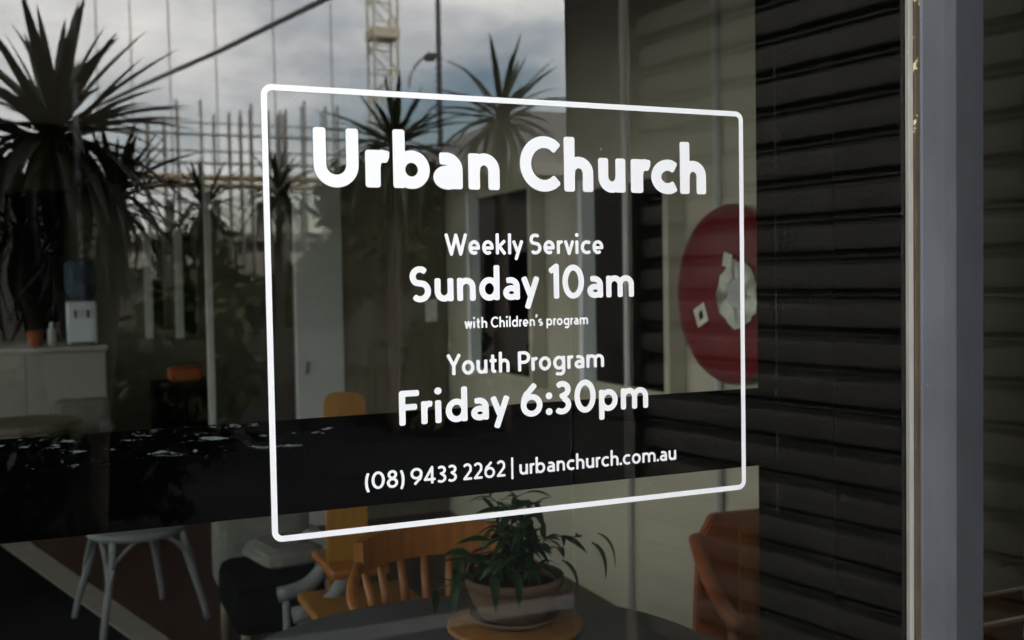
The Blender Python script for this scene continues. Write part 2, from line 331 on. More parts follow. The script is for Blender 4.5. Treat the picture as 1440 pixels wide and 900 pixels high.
# steel post: a broad front face and a narrower corner face with its shade painted into the colour
xl = at(1345, 450, -0.014).x
xr = at(1383, 450, 0.034).x
def post_mesh():
    bm = bmesh.new()
    prof = [(xm, 0.07), (xm, -0.011), (xm + 0.003, -0.0145), (xl - 0.030, -0.0165), (xl - 0.002, -0.0145), (xl - 0.0005, -0.0125), (xl - 0.0005, 0.07)]
    A = [bm.verts.new((x, y, 0.0)) for x, y in prof]; B = [bm.verts.new((x, y, 2.95)) for x, y in prof]; n = len(prof)
    for i in range(n): bm.faces.new((A[i], A[(i + 1) % n], B[(i + 1) % n], B[i]))
    bm.faces.new(A); bm.faces.new(B); return bm
bmobj('steel_post', post_mesh(), 'charcoal', win)
prism('post_shaded_face', [(xl, 0.069), (xl, -0.0115), (xl + 0.002, -0.0125), (xr - 0.003, 0.032), (xr, 0.036), (xr, 0.069)], 2.95, (Vector((0, 0, 0)), Vector((1, 0, 0)), Vector((0, 1, 0)), Vector((0, 0, 1))), 'charcoal_shaded', win)
# black lining panel returning into the room beside the window
structure(box('partition_return', (1.56, 0.50, 0.80), (2.448, 0.56, 3.1), 'beige_wall'))
structure(box('partition', (1.36, 0.075, 0.0), (1.43, 0.43, 3.1), 'black_paint'))

# ------------------------------------------------------------------ unseen awning, added to shape the light on the shop front
aw = thing('shade_awning', 'high flat boarded awning added out of view to shade the shop front', 'awning', (1.5, -1.9, 4.5))
for k in range(17): box('soffit_board', (-3.0, -3.53 + k * 0.2, 4.50), (6.0, -3.337 + k * 0.2, 4.53), 'ceiling', aw)
box('fascia', (-3.05, -3.60, 4.42), (6.05, -3.54, 4.85), 'charcoal', aw, 0.004)
box('roof_sheet', (-3.05, -3.535, 4.7), (6.05, -0.13, 4.74), 'galv', aw)

sc_ = thing('shade_screen', 'dark upright board screen added out of view to shade the lower shutter', 'screen', (-1.3, -1.5, 0))  # added out of view; keeps low light off the lower shutter
for k in range(18): box('board', (-1.34, -2.78 + k * 0.148, 0.03), (-1.315, -2.78 + k * 0.148 + 0.14, 2.4), 'carpet', sc_, 0.002)
for z in (0.35, 1.5): box('rail', (-1.312, -2.8, z), (-1.27, -0.13, z + 0.08), 'carpet', sc_, 0.002)
for y in (-2.8, -1.5, -0.2): box('post', (-1.268, y, 0.0), (-1.19, y + 0.08, 2.42), 'carpet', sc_, 0.003)

# ------------------------------------------------------------------ lettering: a rounded geometric sans drawn as strokes
def arc(cx, cy, rx, ry, a0, a1, n=18):
    return [(cx + rx * math.cos(R(a0 + (a1 - a0) * i / n)), cy + ry * math.sin(R(a0 + (a1 - a0) * i / n))) for i in range(n + 1)]
def glyph(ch, w, XH):
    """strokes (point lists on the centre line; closed when first == last), dots (x, y, radius); cap height 1"""
    h = w / 2; P, Dt = [], []
    asc = 1.02
    def ell(cx, cy, rx, ry): return arc(cx, cy, rx, ry, 0, 360, 36)
    def bowl(x0, x1): return ell((x0 + x1) / 2, XH / 2, (x1 - x0) / 2, XH / 2 - h + 0.012)
    bw = 0.475 + 0.85 * w                       # width of o, b, d, p between outer edges
    if ch == 'U':
        W = 0.70 + 0.35 * w; r = W / 2 - h; P = [[(h, 1), (h, r + h)] + arc(W / 2, r + h - 0.012, r, r, 180, 360)[1:-1] + [(W - h, r + h), (W - h, 1)]]
    elif ch in 'Cc':
        H = 1.0 if ch == 'C' else XH; rx = (0.36 if ch == 'C' else 0.235 + 0.05 * w) ; ry = H / 2 - h + 0.012
        e = 44 if ch == 'C' else 48; P = [arc(rx + h, H / 2, rx, ry, e, 360 - e, 30)]
    elif ch == 'W':
        P = [[(h, 1), (0.34, h * 0.4), (0.565, 0.92), (0.79, h * 0.4), (1.13 - h, 1)]]
    elif ch == 'w': P = [[(h, XH), (0.22, h * 0.5), (0.38, XH * 0.9), (0.54, h * 0.5), (0.76 - h, XH)]]
    elif ch == 'v': P = [[(h, XH), (0.28, h * 0.4), (0.56 - h, XH)]]
    elif ch == 'y': P = [[(h, XH), (0.30, 0.10)], [(0.60 - h, XH), (0.19, -0.27)]]
    elif ch == 'Y': P = [[(h, 1), (0.37, 0.44)], [(0.74 - h, 1), (0.37, 0.44)], [(0.37, 0.46), (0.37, 0)]]
    elif ch == 'k': P = [[(h, 0), (h, asc)], [(0.47, XH), (h, 0.30)], [(h + 0.12, 0.36), (0.52 - h * 0.6, 0)]]
    elif ch == 'l': P = [[(h, 0), (h, asc)]]
    elif ch == 'i': P = [[(h, 0), (h, XH)]]; Dt = [(h, XH + 0.27, h * 1.18)]
    elif ch == '.': Dt = [(h * 1.1, h * 1.1, h * 1.15)]
    elif ch == ':': Dt = [(h * 1.2, h * 1.15, h * 1.2), (h * 1.2, 0.58, h * 1.2)]
    elif ch == "'": P = [[(h * 1.5, 1.06), (h * 0.8, 0.80)]]; Dt = [(h * 1.5, 1.0, h * 1.25)]
    elif ch == '|': P = [[(h, 1.13), (h, -0.22)]]
    elif ch == 'o': P = [bowl(h, bw - h)]
    elif ch == 'b': P = [[(h, 0), (h, asc)], bowl(h, bw - h)]
    elif ch == 'd': P = [[(bw - h, 0), (bw - h, asc)], bowl(h, bw - h)]
    elif ch == 'p': P = [[(h, -0.27), (h, XH)], bowl(h, bw - h)]
    elif ch == 'g':
        x = bw - h; P = [bowl(h, x), [(x, XH), (x, -0.06)] + arc(x - 0.17, -0.06, 0.17, 0.17, 0, -90, 8)[1:] + [(h + 0.05, -0.20)]]
    elif ch in 'nhm':
        W = 0.405 + 0.85 * w; r = W / 2 - h; top = XH if ch != 'h' else asc
        P = [[(h, 0), (h, top)]]; cy_ = XH - h - r * 1.05
        P.append([(h, cy_ - 0.05)] + arc(W / 2, cy_, r, r * 1.05 + 0.006, 180, 0) + [(W - h, 0)])
        if ch == 'm':
            x0 = W - h; W2 = x0 + W - h; P.append([(x0, cy_ - 0.05)] + arc((x0 + W2 - h) / 2, cy_, (W2 - h - x0) / 2, r * 1.05 + 0.006, 180, 0) + [(W2 - h, 0)])
    elif ch == 'u':
        W = 0.405 + 0.85 * w; r = W / 2 - h; c0 = h + r * 1.05
        P = [[(W - h, 0), (W - h, XH)], [(h, XH)] + arc(W / 2, c0, r, r * 1.05 + 0.006, 180, 360) + [(W - h, c0 + 0.05)]]
    elif ch == 'r':
        r = 0.18; P = [[(h, 0), (h, XH)], [(h, XH - h - r - 0.03)] + arc(h + 0.155, XH - h - r, 0.155, r + 0.008, 175, 62, 12)]
    elif ch == 'a':
        W = 0.40 + 0.65 * w; r = 0.20; x = W - h; by = XH * 0.315
        P = [[(h * 0.75 + 0.03, XH - h - 0.005)] + arc(x - r, XH - h - r, r, r, 95, 0, 10) + [(x, 0)],
             arc((h + x) / 2 - 0.005, by, (x - h) / 2, by - h * 0.95 + 0.005, 0, 360, 30)]
    elif ch == 'e':
        rx = 0.235 - 0.175 * w; ry = XH / 2 - h + 0.012; cx = rx + h
        P = [[(h + 0.03, XH * 0.46), (cx + rx, XH * 0.46)] + arc(cx, XH / 2, rx, ry, 2, 312, 34)]
    elif ch == 't':
        P = [[(0.16, 0.90), (0.16, 0.16)] + arc(0.16 + 0.13, 0.15, 0.13, 0.15 - h + 0.01, 180, 285, 8), [(0.0, XH - h * 0.9), (0.36, XH - h * 0.9)]]
    elif ch in 'Ss':
        H = 1.0 if ch == 'S' else XH; rx = 0.225 if ch == 'S' else 0.15
        m = H * 0.52; r1 = (H - h - m) / 2; r2 = (m - h) / 2; cx = rx + h
        P = [arc(cx, m + r1, rx * 0.93, r1 + 0.01, 38, 235, 18) + arc(cx, r2 + h, rx, r2 + 0.01, 62, -142, 18)]
    elif ch == 'F': P = [[(0.56, 1 - h), (h, 1 - h), (h, 0)], [(h, 0.52), (0.50, 0.52)]]
    elif ch == 'P':
        r = 0.235; P = [[(h, 0), (h, 1 - h), (0.30, 1 - h)] + arc(0.30, 1 - h - r, r, r, 90, -90) + [(h, 1 - h - 2 * r)]]
    elif ch == '1': P = [[(0.0 + h * 0.5, 0.80), (0.27 - h * 0.1, 0.985 - h * 0.3), (0.27 - h * 0.1, 0)]]
    elif ch == '0': P = [ell(0.35, 0.5, 0.35 - h, 0.5 - h + 0.012)]
    elif ch == '8': P = [ell(0.30, 0.745, 0.225 - h * 0.6, 0.255 - h + 0.012), ell(0.30, 0.27, 0.30 - h, 0.27 - h * 0.6)]
    elif ch in '69':
        r = 0.33 - h; c0 = 0.33
        s = [ell(0.34, c0, r + 0.01, r + 0.012), [(0.46, 1.0 - h * 0.4), (0.24, 0.72)] + arc(0.34, c0, r + 0.01, r + 0.2, 128, 180, 8)]
        P = s if ch == '6' else [[(0.68 - x, 1 - y) for x, y in p] for p in s]
    elif ch == '3':
        P = [arc(0.27, 0.745, 0.235 - h * 0.5, 0.255 - h + 0.012, 145, -75, 18) + [(0.20, 0.52)], arc(0.26, 0.275, 0.30 - h, 0.275 - h + 0.012, 84, -142, 20)]
    elif ch == '2': P = [arc(0.28, 0.70, 0.26 - h * 0.6, 0.30 - h + 0.012, 155, -20, 16) + [(0.49, 0.56), (h + 0.02, h), (0.58, h)]]
    elif ch == '4': P = [[(0.44, 0), (0.44, 0.97), (h * 0.5, 0.26), (0.64, 0.26)]]
    elif ch == '(': P = [arc(0.34, 0.40, 0.30, 0.70, 128, 232, 14)]
    elif ch == ')': P = [arc(-0.08, 0.40, 0.30, 0.70, 52, -52, 14)]
    return P, Dt
GC = {}
def glyph_loops(ch, w, XH, cap):
    key = (ch, w, XH)
    if key in GC: return GC[key]
    P, Dt = glyph(ch, w, XH); h = w / 2
    allp = [p for s in P for p in s] + [(d[0], d[1]) for d in Dt]
    x0 = min(p[0] for p in allp) - h - 0.08; x1 = max(p[0] for p in allp) + h + 0.08
    y0 = min(p[1] for p in allp) - h - 0.08; y1 = max(p[1] for p in allp) + h + 0.08
    st = 0.016; nx = int((x1 - x0) / st) + 2; ny = int((y1 - y0) / st) + 2
    gx, gy = np.meshgrid(x0 + st * np.arange(nx), y0 + st * np.arange(ny))
    D = np.full(gx.shape, 9.0)
    for s in P:
        s = [np.array(p, float) for p in s]
        closed = np.allclose(s[0], s[-1])
        if not closed:                          # merge short end pieces so that each end is cut square
            for end in (0, -1):
                while len(s) > 2 and np.linalg.norm(s[end] - s[1 if end == 0 else -2]) < h * 0.9: s.pop(1 if end == 0 else -2)
        n = len(s) - 1
        for i in range(n):
            a, b = s[i], s[i + 1]; d = b - a; L = np.linalg.norm(d)
            if L < 1e-6: continue
            d /= L; t = (gx - a[0]) * d[0] + (gy - a[1]) * d[1]; q = np.abs((gx - a[0]) * -d[1] + (gy - a[1]) * d[0])
            e0 = (i == 0 and not closed); e1 = (i == n - 1 and not closed)
            tc_ = np.clip(t, 0, L); dist = np.hypot(t - tc_, q) - h
            if e0 or e1:
                along = np.full(gx.shape, -9.0)
                if e0: along = np.maximum(along, -t)
                if e1: along = np.maximum(along, t - L)
                if not e0: along = np.maximum(along, -t)
                if not e1: along = np.maximum(along, t - L)
                A_ = q - h; r = cap
                u = np.maximum(r + A_, 0); v = np.maximum(r + along, 0)
                sq = np.minimum(-r, np.maximum(A_, along)) + np.hypot(u, v)
                if not e0: sq = np.minimum(sq, np.where(t < 0, dist, 9))
                if not e1: sq = np.minimum(sq, np.where(t > L, dist, 9))
                dist = sq
            D = np.minimum(D, dist)
    for x, y, r in Dt: D = np.minimum(D, np.hypot(gx - x, gy - y) - r)
    # contour (marching squares, linked into loops)
    ins = D < 0; nxt = {}
    def cut(i, j, i2, j2):
        a, b = D[j, i], D[j2, i2]; t = a / (a - b); return (x0 + st * (i + (i2 - i) * t), y0 + st * (j + (j2 - j) * t))
    pts = {}
    def ek(i, j, i2, j2):
        k = (min(i, i2), min(j, j2), 0 if j == j2 else 1)
        if k not in pts: pts[k] = cut(*((i, j, i2, j2) if (i, j) <= (i2, j2) else (i2, j2, i, j)))
        return k
    for j in range(ny - 1):
        for i in range(nx - 1):
            c = [(i, j), (i + 1, j), (i + 1, j + 1), (i, j + 1)]; f = [ins[q[1], q[0]] for q in c]
            if all(f) or not any(f): continue
            ent, ext = [], []
            for k in range(4):
                a, b = k, (k + 1) % 4
                if f[a] and not f[b]: ext.append(ek(*c[a], *c[b]))
                if not f[a] and f[b]: ent.append(ek(*c[a], *c[b]))
            for e_, x_ in zip(ext, ent): nxt[e_] = x_
    loops = []
    while nxt:
        k0, k = None, next(iter(nxt)); lp = []
        while k in nxt: lp.append(pts[k]); k = nxt.pop(k)
        if len(lp) > 5: loops.append(lp)
    xs = [p[0] for l in loops for p in l]
    GC[key] = (loops, min(xs), max(xs)); return GC[key]
SIGN_Y = -0.0008
def place(vs, fs, loops, fx, fz):
    base = len(vs); flat = [p for l in loops for p in l]
    vs += [(fx(x), SIGN_Y, fz(y)) for x, y in flat]
    area = lambda l: sum(l[i - 1][0] * l[i][1] - l[i][0] * l[i - 1][1] for i in range(len(l)))
    def inside(p, l):
        c = False
        for i in range(len(l)):
            (x1, y1), (x2, y2) = l[i - 1], l[i]
            if (y1 > p[1]) != (y2 > p[1]) and p[0] < x1 + (p[1] - y1) / (y2 - y1) * (x2 - x1): c = not c
        return c
    start = [sum(len(q) for q in loops[:i]) for i in range(len(loops))]
    depth = [sum(inside(l[0], o_) for j, o_ in enumerate(loops) if j != i) for i, l in enumerate(loops)]
    for i, l in enumerate(loops):
        if depth[i] % 2: continue
        grp = [i] + [j for j in range(len(loops)) if depth[j] % 2 and inside(loops[j][0], l)]
        idx = [start[g_] + k for g_ in grp for k in range(len(loops[g_]))]
        for t in tessellate_polygon([[Vector((x, y, 0)) for x, y in loops[g_]] for g_ in grp]): fs.append(tuple(base + idx[q] for q in t))
sign = thing('vinyl_sign', 'white vinyl church service sign with rounded border stuck on the window glass', 'sign', (0.63, SIGN_Y, 1.2585))
def fix(o):
    bm = bmesh.new(); bm.from_mesh(o.data)
    for f in bm.faces:
        if f.normal.y > 0: f.normal_flip()
    bm.to_mesh(o.data); bm.free()
def gxp(px, z): return at(px, 400, 0).x if z is None else _gx(px, z)
def _gx(px, z):
    lo, hi = 0, 900                                # x on the glass under a pixel column at height z
    for _ in range(40):
        mid = (lo + hi) / 2
        if at(px, mid, 0).z > z: lo = mid
        else: hi = mid
    return at(px, mid, 0).x
def text_line(name, zb, cap, w, xh, words, rcap):
    vs, fs = [], []
    for txt, p0, p1 in words:
        X0, X1 = _gx(p0, zb + cap * 0.4), _gx(p1, zb + cap * 0.4); x = 0; items = []
        for k, ch in enumerate(txt):
            lp, a, b = glyph_loops(ch, w, xh, rcap)
            pad = 0.0 if k == 0 else (0.055 if (ch in "vwyYW.'4" or txt[k - 1] in "vwyYWFPr'.") else 0.105)
            if k and txt[k - 1] == 'P' or k and txt[k-1] == 'F': pad = 0.05
            x += pad; items.append((lp, a, x)); x += b - a
        sc = (X1 - X0) / x
        for lp, a, xx in items: place(vs, fs, lp, lambda u, a=a, xx=xx: X0 + (u - a + xx) * sc, lambda v: zb + v * cap)
    o = raw(name, vs, fs, 'vinyl', sign); fix(o); return o
def H(px, y0, y1): return at(px, y0, 0).z - at(px, y1, 0).z
vs_, fs_ = [], []
for ch, p0, p1 in (('U', 440.5, 504), ('r', 513.3, 547.6), ('b', 552.3, 603.9), ('a', 608.8, 650), ('n', 658, 702), ('C', 730.8, 787.3), ('h', 792.7, 833.8), ('u', 840.8, 879), ('r', 886.5, 914.5), ('c', 915.3, 951.5), ('h', 955.7, 992.3)):
    zb, cap = 1.7325, H(441, 179, 262.5); lp, a, b = glyph_loops(ch, 0.216, 0.65, 0.045)
    X0, X1 = _gx(p0, 1.77), _gx(p1, 1.77); s = (X1 - X0) / (b - a)
    place(vs_, fs_, lp, lambda u: X0 + (u - a) * s, lambda v: zb + v * cap)
o = raw('title_lettering', vs_, fs_, 'vinyl', sign); fix(o); o['label'] = 'bold heading reading Urban Church'
text_line('weekly_lettering', 1.6392, H(640, 328.3, 358), 0.163, 0.675, (('Weekly', 625, 735.4), ('Service', 744.4, 848)), 0.06)['label'] = 'line reading Weekly Service'
text_line('sunday_lettering', 1.5728, H(650, 374.5, 423.5), 0.176, 0.665, (('Sunday', 576, 758), ('10am', 771.3, 891)), 0.06)['label'] = 'line reading Sunday 10am'
text_line('children_lettering', 1.533, H(695, 445.5, 460.7), 0.172, 0.67, (('with', 653, 685), ("Children's", 690, 763), ('program', 768, 826.7)), 0.07)['label'] = 'small line reading with Children\'s program'
text_line('youth_lettering', 1.4668, H(640, 498.2, 527.5), 0.163, 0.675, (('Youth', 628, 716.3), ('Program', 728, 849)), 0.06)['label'] = 'line reading Youth Program'
text_line('friday_lettering', 1.3995, H(567, 549.5, 598.6), 0.176, 0.665, (('Friday', 561, 716), ('6:30pm', 732, 911)), 0.06)['label'] = 'line reading Friday 6:30pm'
text_line('contact_lettering', 1.3138, H(530, 663.3, 687.5), 0.152, 0.655, (('(08)', 513, 568.7), ('9433', 577, 642.3), ('2262', 651, 710.5), ('|', 718.6, 721.6), ('urbanchurch.com.au', 730, 950.5)), 0.06)['label'] = 'bottom line with phone number and web address'
def border():
    x0, x1, z0, z1, w, rr = 0.2521, 1.0106, 1.2587, 1.8622, 0.0081, 0.0105
    def ring(off):
        r = rr + off; pts = []
        for cx, cz, a in ((x1 - rr, z1 - rr, 0), (x0 + rr, z1 - rr, 90), (x0 + rr, z0 + rr, 180), (x1 - rr, z0 + rr, 270)):
            for k in range(9): t = R(a + 90 * k / 8); pts.append((cx + r * math.cos(t), SIGN_Y, cz + r * math.sin(t)))
        return pts
    A, B = ring(w / 2), ring(-w / 2); n = len(A)
    return A + B, [(i, n + i, n + (i + 1) % n, (i + 1) % n) for i in range(n)]
o = raw('border_line', *border(), 'vinyl', sign); fix(o)

# ------------------------------------------------------------------ roller shutter and pier standing square to the window
SA = R(10.5)
S0 = Vector((1.690, -0.012, 0)); SU = Vector((-math.sin(SA), -math.cos(SA), 0)); SN = Vector((-math.cos(SA), math.sin(SA), 0)); UP = Vector((0, 0, 1))
SL, PITCH = 1.13, 0.087
shut = thing('roller_shutter', 'beige ribbed roller shutter closing the opening beside the shop window', 'shutter', S0)
prof = [(0.0, 0.0), (-0.022, 0.002), (-0.022, 0.013), (-0.006, 0.0145), (-0.005, 0.0165), (-0.006, 0.0185), (-0.022, 0.020), (-0.022, 0.029), (0.004, 0.0305), (0.0095, 0.0335), (0.0115, 0.040), (0.0125, 0.056), (0.0118, 0.074), (0.009, 0.0825), (0.004, 0.0862), (0.0, 0.0868)]
def slat_mesh():
    vs, fs = [], []; k = len(prof)
    for s in (-0.048, SL):
        for n, z in prof: vs.append(S0 + SU * s + SN * n + UP * z)
        for n, z in reversed(prof): vs.append(S0 + SU * s + SN * (n - 0.002) + UP * z)
    m = 2 * k
    for i in range(m): fs.append((i, (i + 1) % m, m + (i + 1) % m, m + i))
    fs += [tuple(range(m))[::-1], tuple(range(m, 2 * m))]
    o = raw('slat', vs, fs, 'shutter', shut); return o
s0 = slat_mesh(); bm = bmesh.new(); bm.from_mesh(s0.data); bmesh.ops.recalc_face_normals(bm, faces=bm.faces); bm.to_mesh(s0.data); bm.free()
s0.location.z = 0.06
for k in range(1, 33):
    c = s0.copy(); C.objects.link(c); c.location.z = 0.06 + k * PITCH
def obox(name, u0, u1, n0, n1, z0, z1, m, parent):
    return prism(name, [(u0, n0), (u1, n0), (u1, n1), (u0, n1)], z1 - z0, (S0 + UP * z0, SU, SN, UP), m, parent, 0.002)
obox('guide_channel', SL - 0.004, SL + 0.045, -0.03, 0.035, 0.0, 2.95, 'channel', shut)
obox('bottom_bar', 0.0, SL - 0.006, -0.01, 0.028, 0.005, 0.058, 'channel', shut)
pier = thing('masonry_pier', 'dark rendered pier at the outer end of the roller shutter', 'pier', S0 + SU * 1.2)
for k in range(16):
    obox('course', SL + 0.047, SL + 0.30, -0.28, 0.02, 0.003 + k * 0.2, (k + 1) * 0.2 - 0.004, 'pier_paint', pier)
obox('core', SL + 0.055, SL + 0.295, -0.27, 0.014, 0.0, 3.2, 'pier_paint', pier)
obox('corner_bead', SL + 0.3005, SL + 0.308, 0.0, 0.024, 0.0, 3.2, 'putty', pier)
nb = thing('neighbour_building', 'dark upper storey wall over the roller shutter', 'building', S0)
obox('wall', -0.02, SL + 0.30, -4.0, 0.02, 3.21, 6.5, 'facade', nb)
obox('wall', SL + 0.02, SL + 0.29, -4.0, -0.29, 0.0, 3.2, 'facade', nb)

# ------------------------------------------------------------------ inside: dark windows, red disc and pipes on the beige wall
def on_side(px, py, x):
    c = Vector((px - 720, py - 450, FOC)); d = right * c.x + down * c.y + fwd * c.z; return EYE + d * ((x - EYE.x) / d.x)
def wall_window(label, y0, y1, z0, z1):
    t = thing('inner_window', label, 'window', (2.45, (y0 + y1) / 2, z0), 'tall dark windows in the beige wall')
    f = 0.045; d = 0.085; x = 2.448
    box('pane', (x - 0.012, y0, z0), (x, y1, z1), 'dark_glass', t)
    box('frame_side', (x - d, y0 - f, z0 - f), (x, y0 - 0.002, z1 + f), 'beige_wall', t, 0.004)
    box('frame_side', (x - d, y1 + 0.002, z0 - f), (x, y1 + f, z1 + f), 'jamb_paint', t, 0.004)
    box('frame_head', (x - 0.03, y0, z1 + 0.002), (x, y1, z1 + f), 'beige_wall', t, 0.004)
    box('frame_sill', (x - 0.03, y0, z0 - f), (x, y1, z0 - 0.002), 'beige_wall', t, 0.004)
a = on_side(955, 552, 2.44); b = on_side(840, 530, 2.44); c0 = on_side(840, 266, 2.44)
wall_window('tall black window in the beige wall beside the red disc', a.y, b.y, b.z - 0.016, c0.z)
a = on_side(762, 530, 2.44); b = on_side(678, 517, 2.44); c1 = on_side(760, 262, 2.44)
wall_window('tall black window in the beige wall next to the timber cupboard', a.y, b.y, b.z, c1.z)
for px, lab in ((882, 'thin pale conduit pipe on the beige wall between the table and the window'), (1010, 'thin pale conduit pipe running behind the red disc')):
    p = on_side(px, 450, 2.43)
    tag(tube('conduit_pipe', [(2.430, p.y, 0), (2.430, p.y, 3.1)], 0.016, 'white_paint'), lab, 'pipe')
dc = on_side(1027, 414, 2.40)
disc = thing('disc_sign', 'big round red enamel disc with pale paper stuck on it', 'sign', (2.41, dc.y, dc.z - 0.35))
def disc_mesh(name, cy_, cz, prof, m, parent, n=56, jag=0.0):
    vs, fs = [], []
    for r, x in prof:
        for j in range(n):
            q = r * (1 + (random.uniform(-jag, jag) if jag else 0)); vs.append((x, cy_ + q * math.cos(2 * math.pi * j / n), cz + q * math.sin(2 * math.pi * j / n)))
    for i in range(len(prof) - 1):
        for j in range(n): fs.append((i * n + j, (i + 1) * n + j, (i + 1) * n + (j + 1) % n, i * n + (j + 1) % n))
    fs.append(tuple((len(prof) - 1) * n + j for j in range(n)))
    o = raw(name, vs, fs, m, parent)
    for p in o.data.polygons: p.use_smooth = len(p.vertices) == 4
    return o
disc_mesh('disc', dc.y, dc.z, [(0.350, 2.405), (0.354, 2.397), (0.343, 2.378), (0.30, 2.360), (0.21, 2.345), (0.09, 2.339), (0.02, 2.338)], 'red_enamel', disc)
sp_ = on_side(1035, 413, 2.33)
disc_mesh('paper_rosette', sp_.y, sp_.z, [(0.127, 2.335), (0.127, 2.332), (0.04, 2.330)], 'paper', disc, 22, 0.10)
disc_mesh('rosette_centre', sp_.y, sp_.z, [(0.063, 2.3285), (0.06, 2.327)], 'white_paint', disc, 16, 0.15)
def sticker(px, py, s, ang, m):
    p = on_side(px, py, 2.33); q = []
    for k in range(4): t = R(ang + 90 * k); q.append((2.331, p.y + s * math.cos(t), p.z + s * math.sin(t)))
    q += [(2.334, v[1], v[2]) for v in q]
    raw('sticker', q, [(0, 1, 2, 3), (7, 6, 5, 4), (0, 4, 5, 1), (1, 5, 6, 2), (2, 6, 7, 3), (3, 7, 4, 0)], m, disc)
sticker(985, 443, 0.056, 20, 'paper'); sticker(985.5, 443, 0.022, 20, 'ink'); sticker(1022, 366, 0.038, 60, 'paper')

# ------------------------------------------------------------------ inside: back of the room
cup = thing('timber_cupboard', 'tall dark timber cupboard closing the end of the beige wall', 'cupboard', (2.1, 5.5, 0))
cx0 = at(481, 450, 5.4).x
box('carcase', (cx0, 5.42, 0), (2.445, 7.0, 3.05), 'dark_timber', cup, 0.004)
for k in range(2):
    w_ = (2.44 - cx0) / 2; x = cx0 + k * w_
    dr = box('cupboard_door', (x + 0.004, 5.395, 0.08), (x + w_ - 0.004, 5.417, 3.0), 'dark_timber', cup, 0.003)
    tube('handle', [(x + (w_ - 0.05 if k == 0 else 0.05), 5.385, 1.0), (x + (w_ - 0.05 if k == 0 else 0.05), 5.385, 1.16)], 0.008, 'galv', cup)
p = at(609, 437, 5.35)
tag(box('notice_card', (p.x - 0.04, 5.38, p.z - 0.075), (p.x + 0.04, 5.393, p.z + 0.075), 'paper'), 'small white notice card on the timber cupboard door', 'card')
a, b = at(411, 246, 5.36), at(478, 246, 5.36)
dr = thing('white_door', 'pale flush door standing beside the timber cupboard', 'door', ((a.x + b.x) / 2, 5.36, 0))
box('leaf', (a.x, 5.36, 0.01), (b.x, 5.40, a.z), 'white_paint', dr, 0.004)
tube('handle', [(a.x + 0.06, 5.345, 1.02), (a.x + 0.06, 5.345, 1.1)], 0.012, 'galv', dr)
# bulkhead, servery opening and counter at the far left
p0, p1 = at(-60, 60, 9.2), at(98, 270, 9.2)
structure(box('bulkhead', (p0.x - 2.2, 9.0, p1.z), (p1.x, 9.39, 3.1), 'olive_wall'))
q = at(86, 270, 9.3)
tag(box('servery_opening', (p0.x - 1.5, 9.36, 1.12), (q.x, 9.395, p1.z - 0.003), 'dark_glass'), 'black servery opening above the pale counter', 'opening')
ct = thing('counter', 'pale panelled counter with a water dispenser on its end', 'counter', (-0.4, 8.3, 0))
e1 = at(148, 490, 8.1)
for k in range(4):
    w_ = 0.62; box('front_panel', (e1.x - (k + 1) * w_ + 0.006, 8.10, 0.06), (e1.x - k * w_, 8.14, 1.07), 'counter', ct, 0.003)
box('carcase', (e1.x - 2.5, 8.145, 0.0), (e1.x - 0.02, 8.7, 1.06), 'counter', ct)
box('worktop', (e1.x - 2.5, 8.06, 1.075), (e1.x + 0.02, 8.75, 1.115), 'counter_top', ct, 0.004)
p = at(116, 480, 8.35)
wd = thing('water_dispenser', 'grey benchtop water dispenser with two taps and a dark bottle', 'dispenser', (p.x, 8.4, 1.117))
hw = (at(138, 450, 8.3).x - at(95, 450, 8.3).x) / 2
box('body', (p.x - hw, 8.28, 1.118), (p.x + hw, 8.56, 1.118 + 0.37), 'plastic_grey', wd, 0.02)
for s in (-1, 1): tube('tap', [(p.x + s * 0.05, 8.28, 1.40), (p.x + s * 0.05, 8.235, 1.40), (p.x + s * 0.05, 8.23, 1.35)], 0.014, 'dark_metal', wd)
box('drip_tray', (p.x - hw * 0.8, 8.20, 1.119), (p.x + hw * 0.8, 8.278, 1.14), 'dark_metal', wd, 0.004)
lathe('bottle', [(0.05, 0.0), (0.11, 0.05), (0.125, 0.10), (0.125, 0.32), (0.10, 0.36), (0.03, 0.37)], (p.x, 8.42, 1.489), 'blue_cloth', wd, 24)
p = at(73, 480, 8.3); tag(lathe('soap_bottle', [(0.03, 0), (0.035, 0.02), (0.035, 0.13), (0.015, 0.16), (0.015, 0.19), (0.005, 0.2)], (p.x, 8.3, 1.116), 'white_paint', None, 20), 'small white pump bottle on the counter', 'bottle')
p = at(50, 480, 8.3); tag(lathe('orange_cup', [(0.05, 0), (0.055, 0.01), (0.062, 0.13), (0.055, 0.13), (0.05, 0.02), (0.01, 0.015)], (p.x, 8.3, 1.116), 'orange', None, 20), 'orange cup standing on the counter', 'cup')
# two narrow dark windows with pale jambs in the back wall
for (pa, pb), lab in (((212, 231), 'narrow dark window in the back wall nearer the counter'), ((255, 277), 'narrow dark window in the back wall nearer the white post')):
    a, b = at(pa, 332, 9.38), at(pb, 468, 9.38)
    t = thing('narrow_window', lab, 'window', ((a.x + b.x) / 2, 9.38, b.z), 'narrow windows in the back wall')
    box('pane', (a.x, 9.375, b.z), (b.x, 9.395, a.z), 'dark_glass', t)
    box('jamb', (a.x - 0.075, 9.33, b.z - 0.05), (a.x - 0.003, 9.396, a.z + 0.05), 'white_paint', t, 0.003)
    box('jamb', (b.x + 0.003, 9.36, b.z - 0.05), (b.x + 0.03, 9.396, a.z + 0.05), 'dim_wall', t, 0.003)
p = at(295, 450, 6.2)
tag(box('white_post', (p.x - 0.022, 6.17, 0), (p.x + 0.022, 6.22, 3.1), 'white_paint', None, 0.004), 'slim white post standing in the middle of the room', 'post')
a, b = at(216, 540, 7.4), at(300, 540, 7.4)
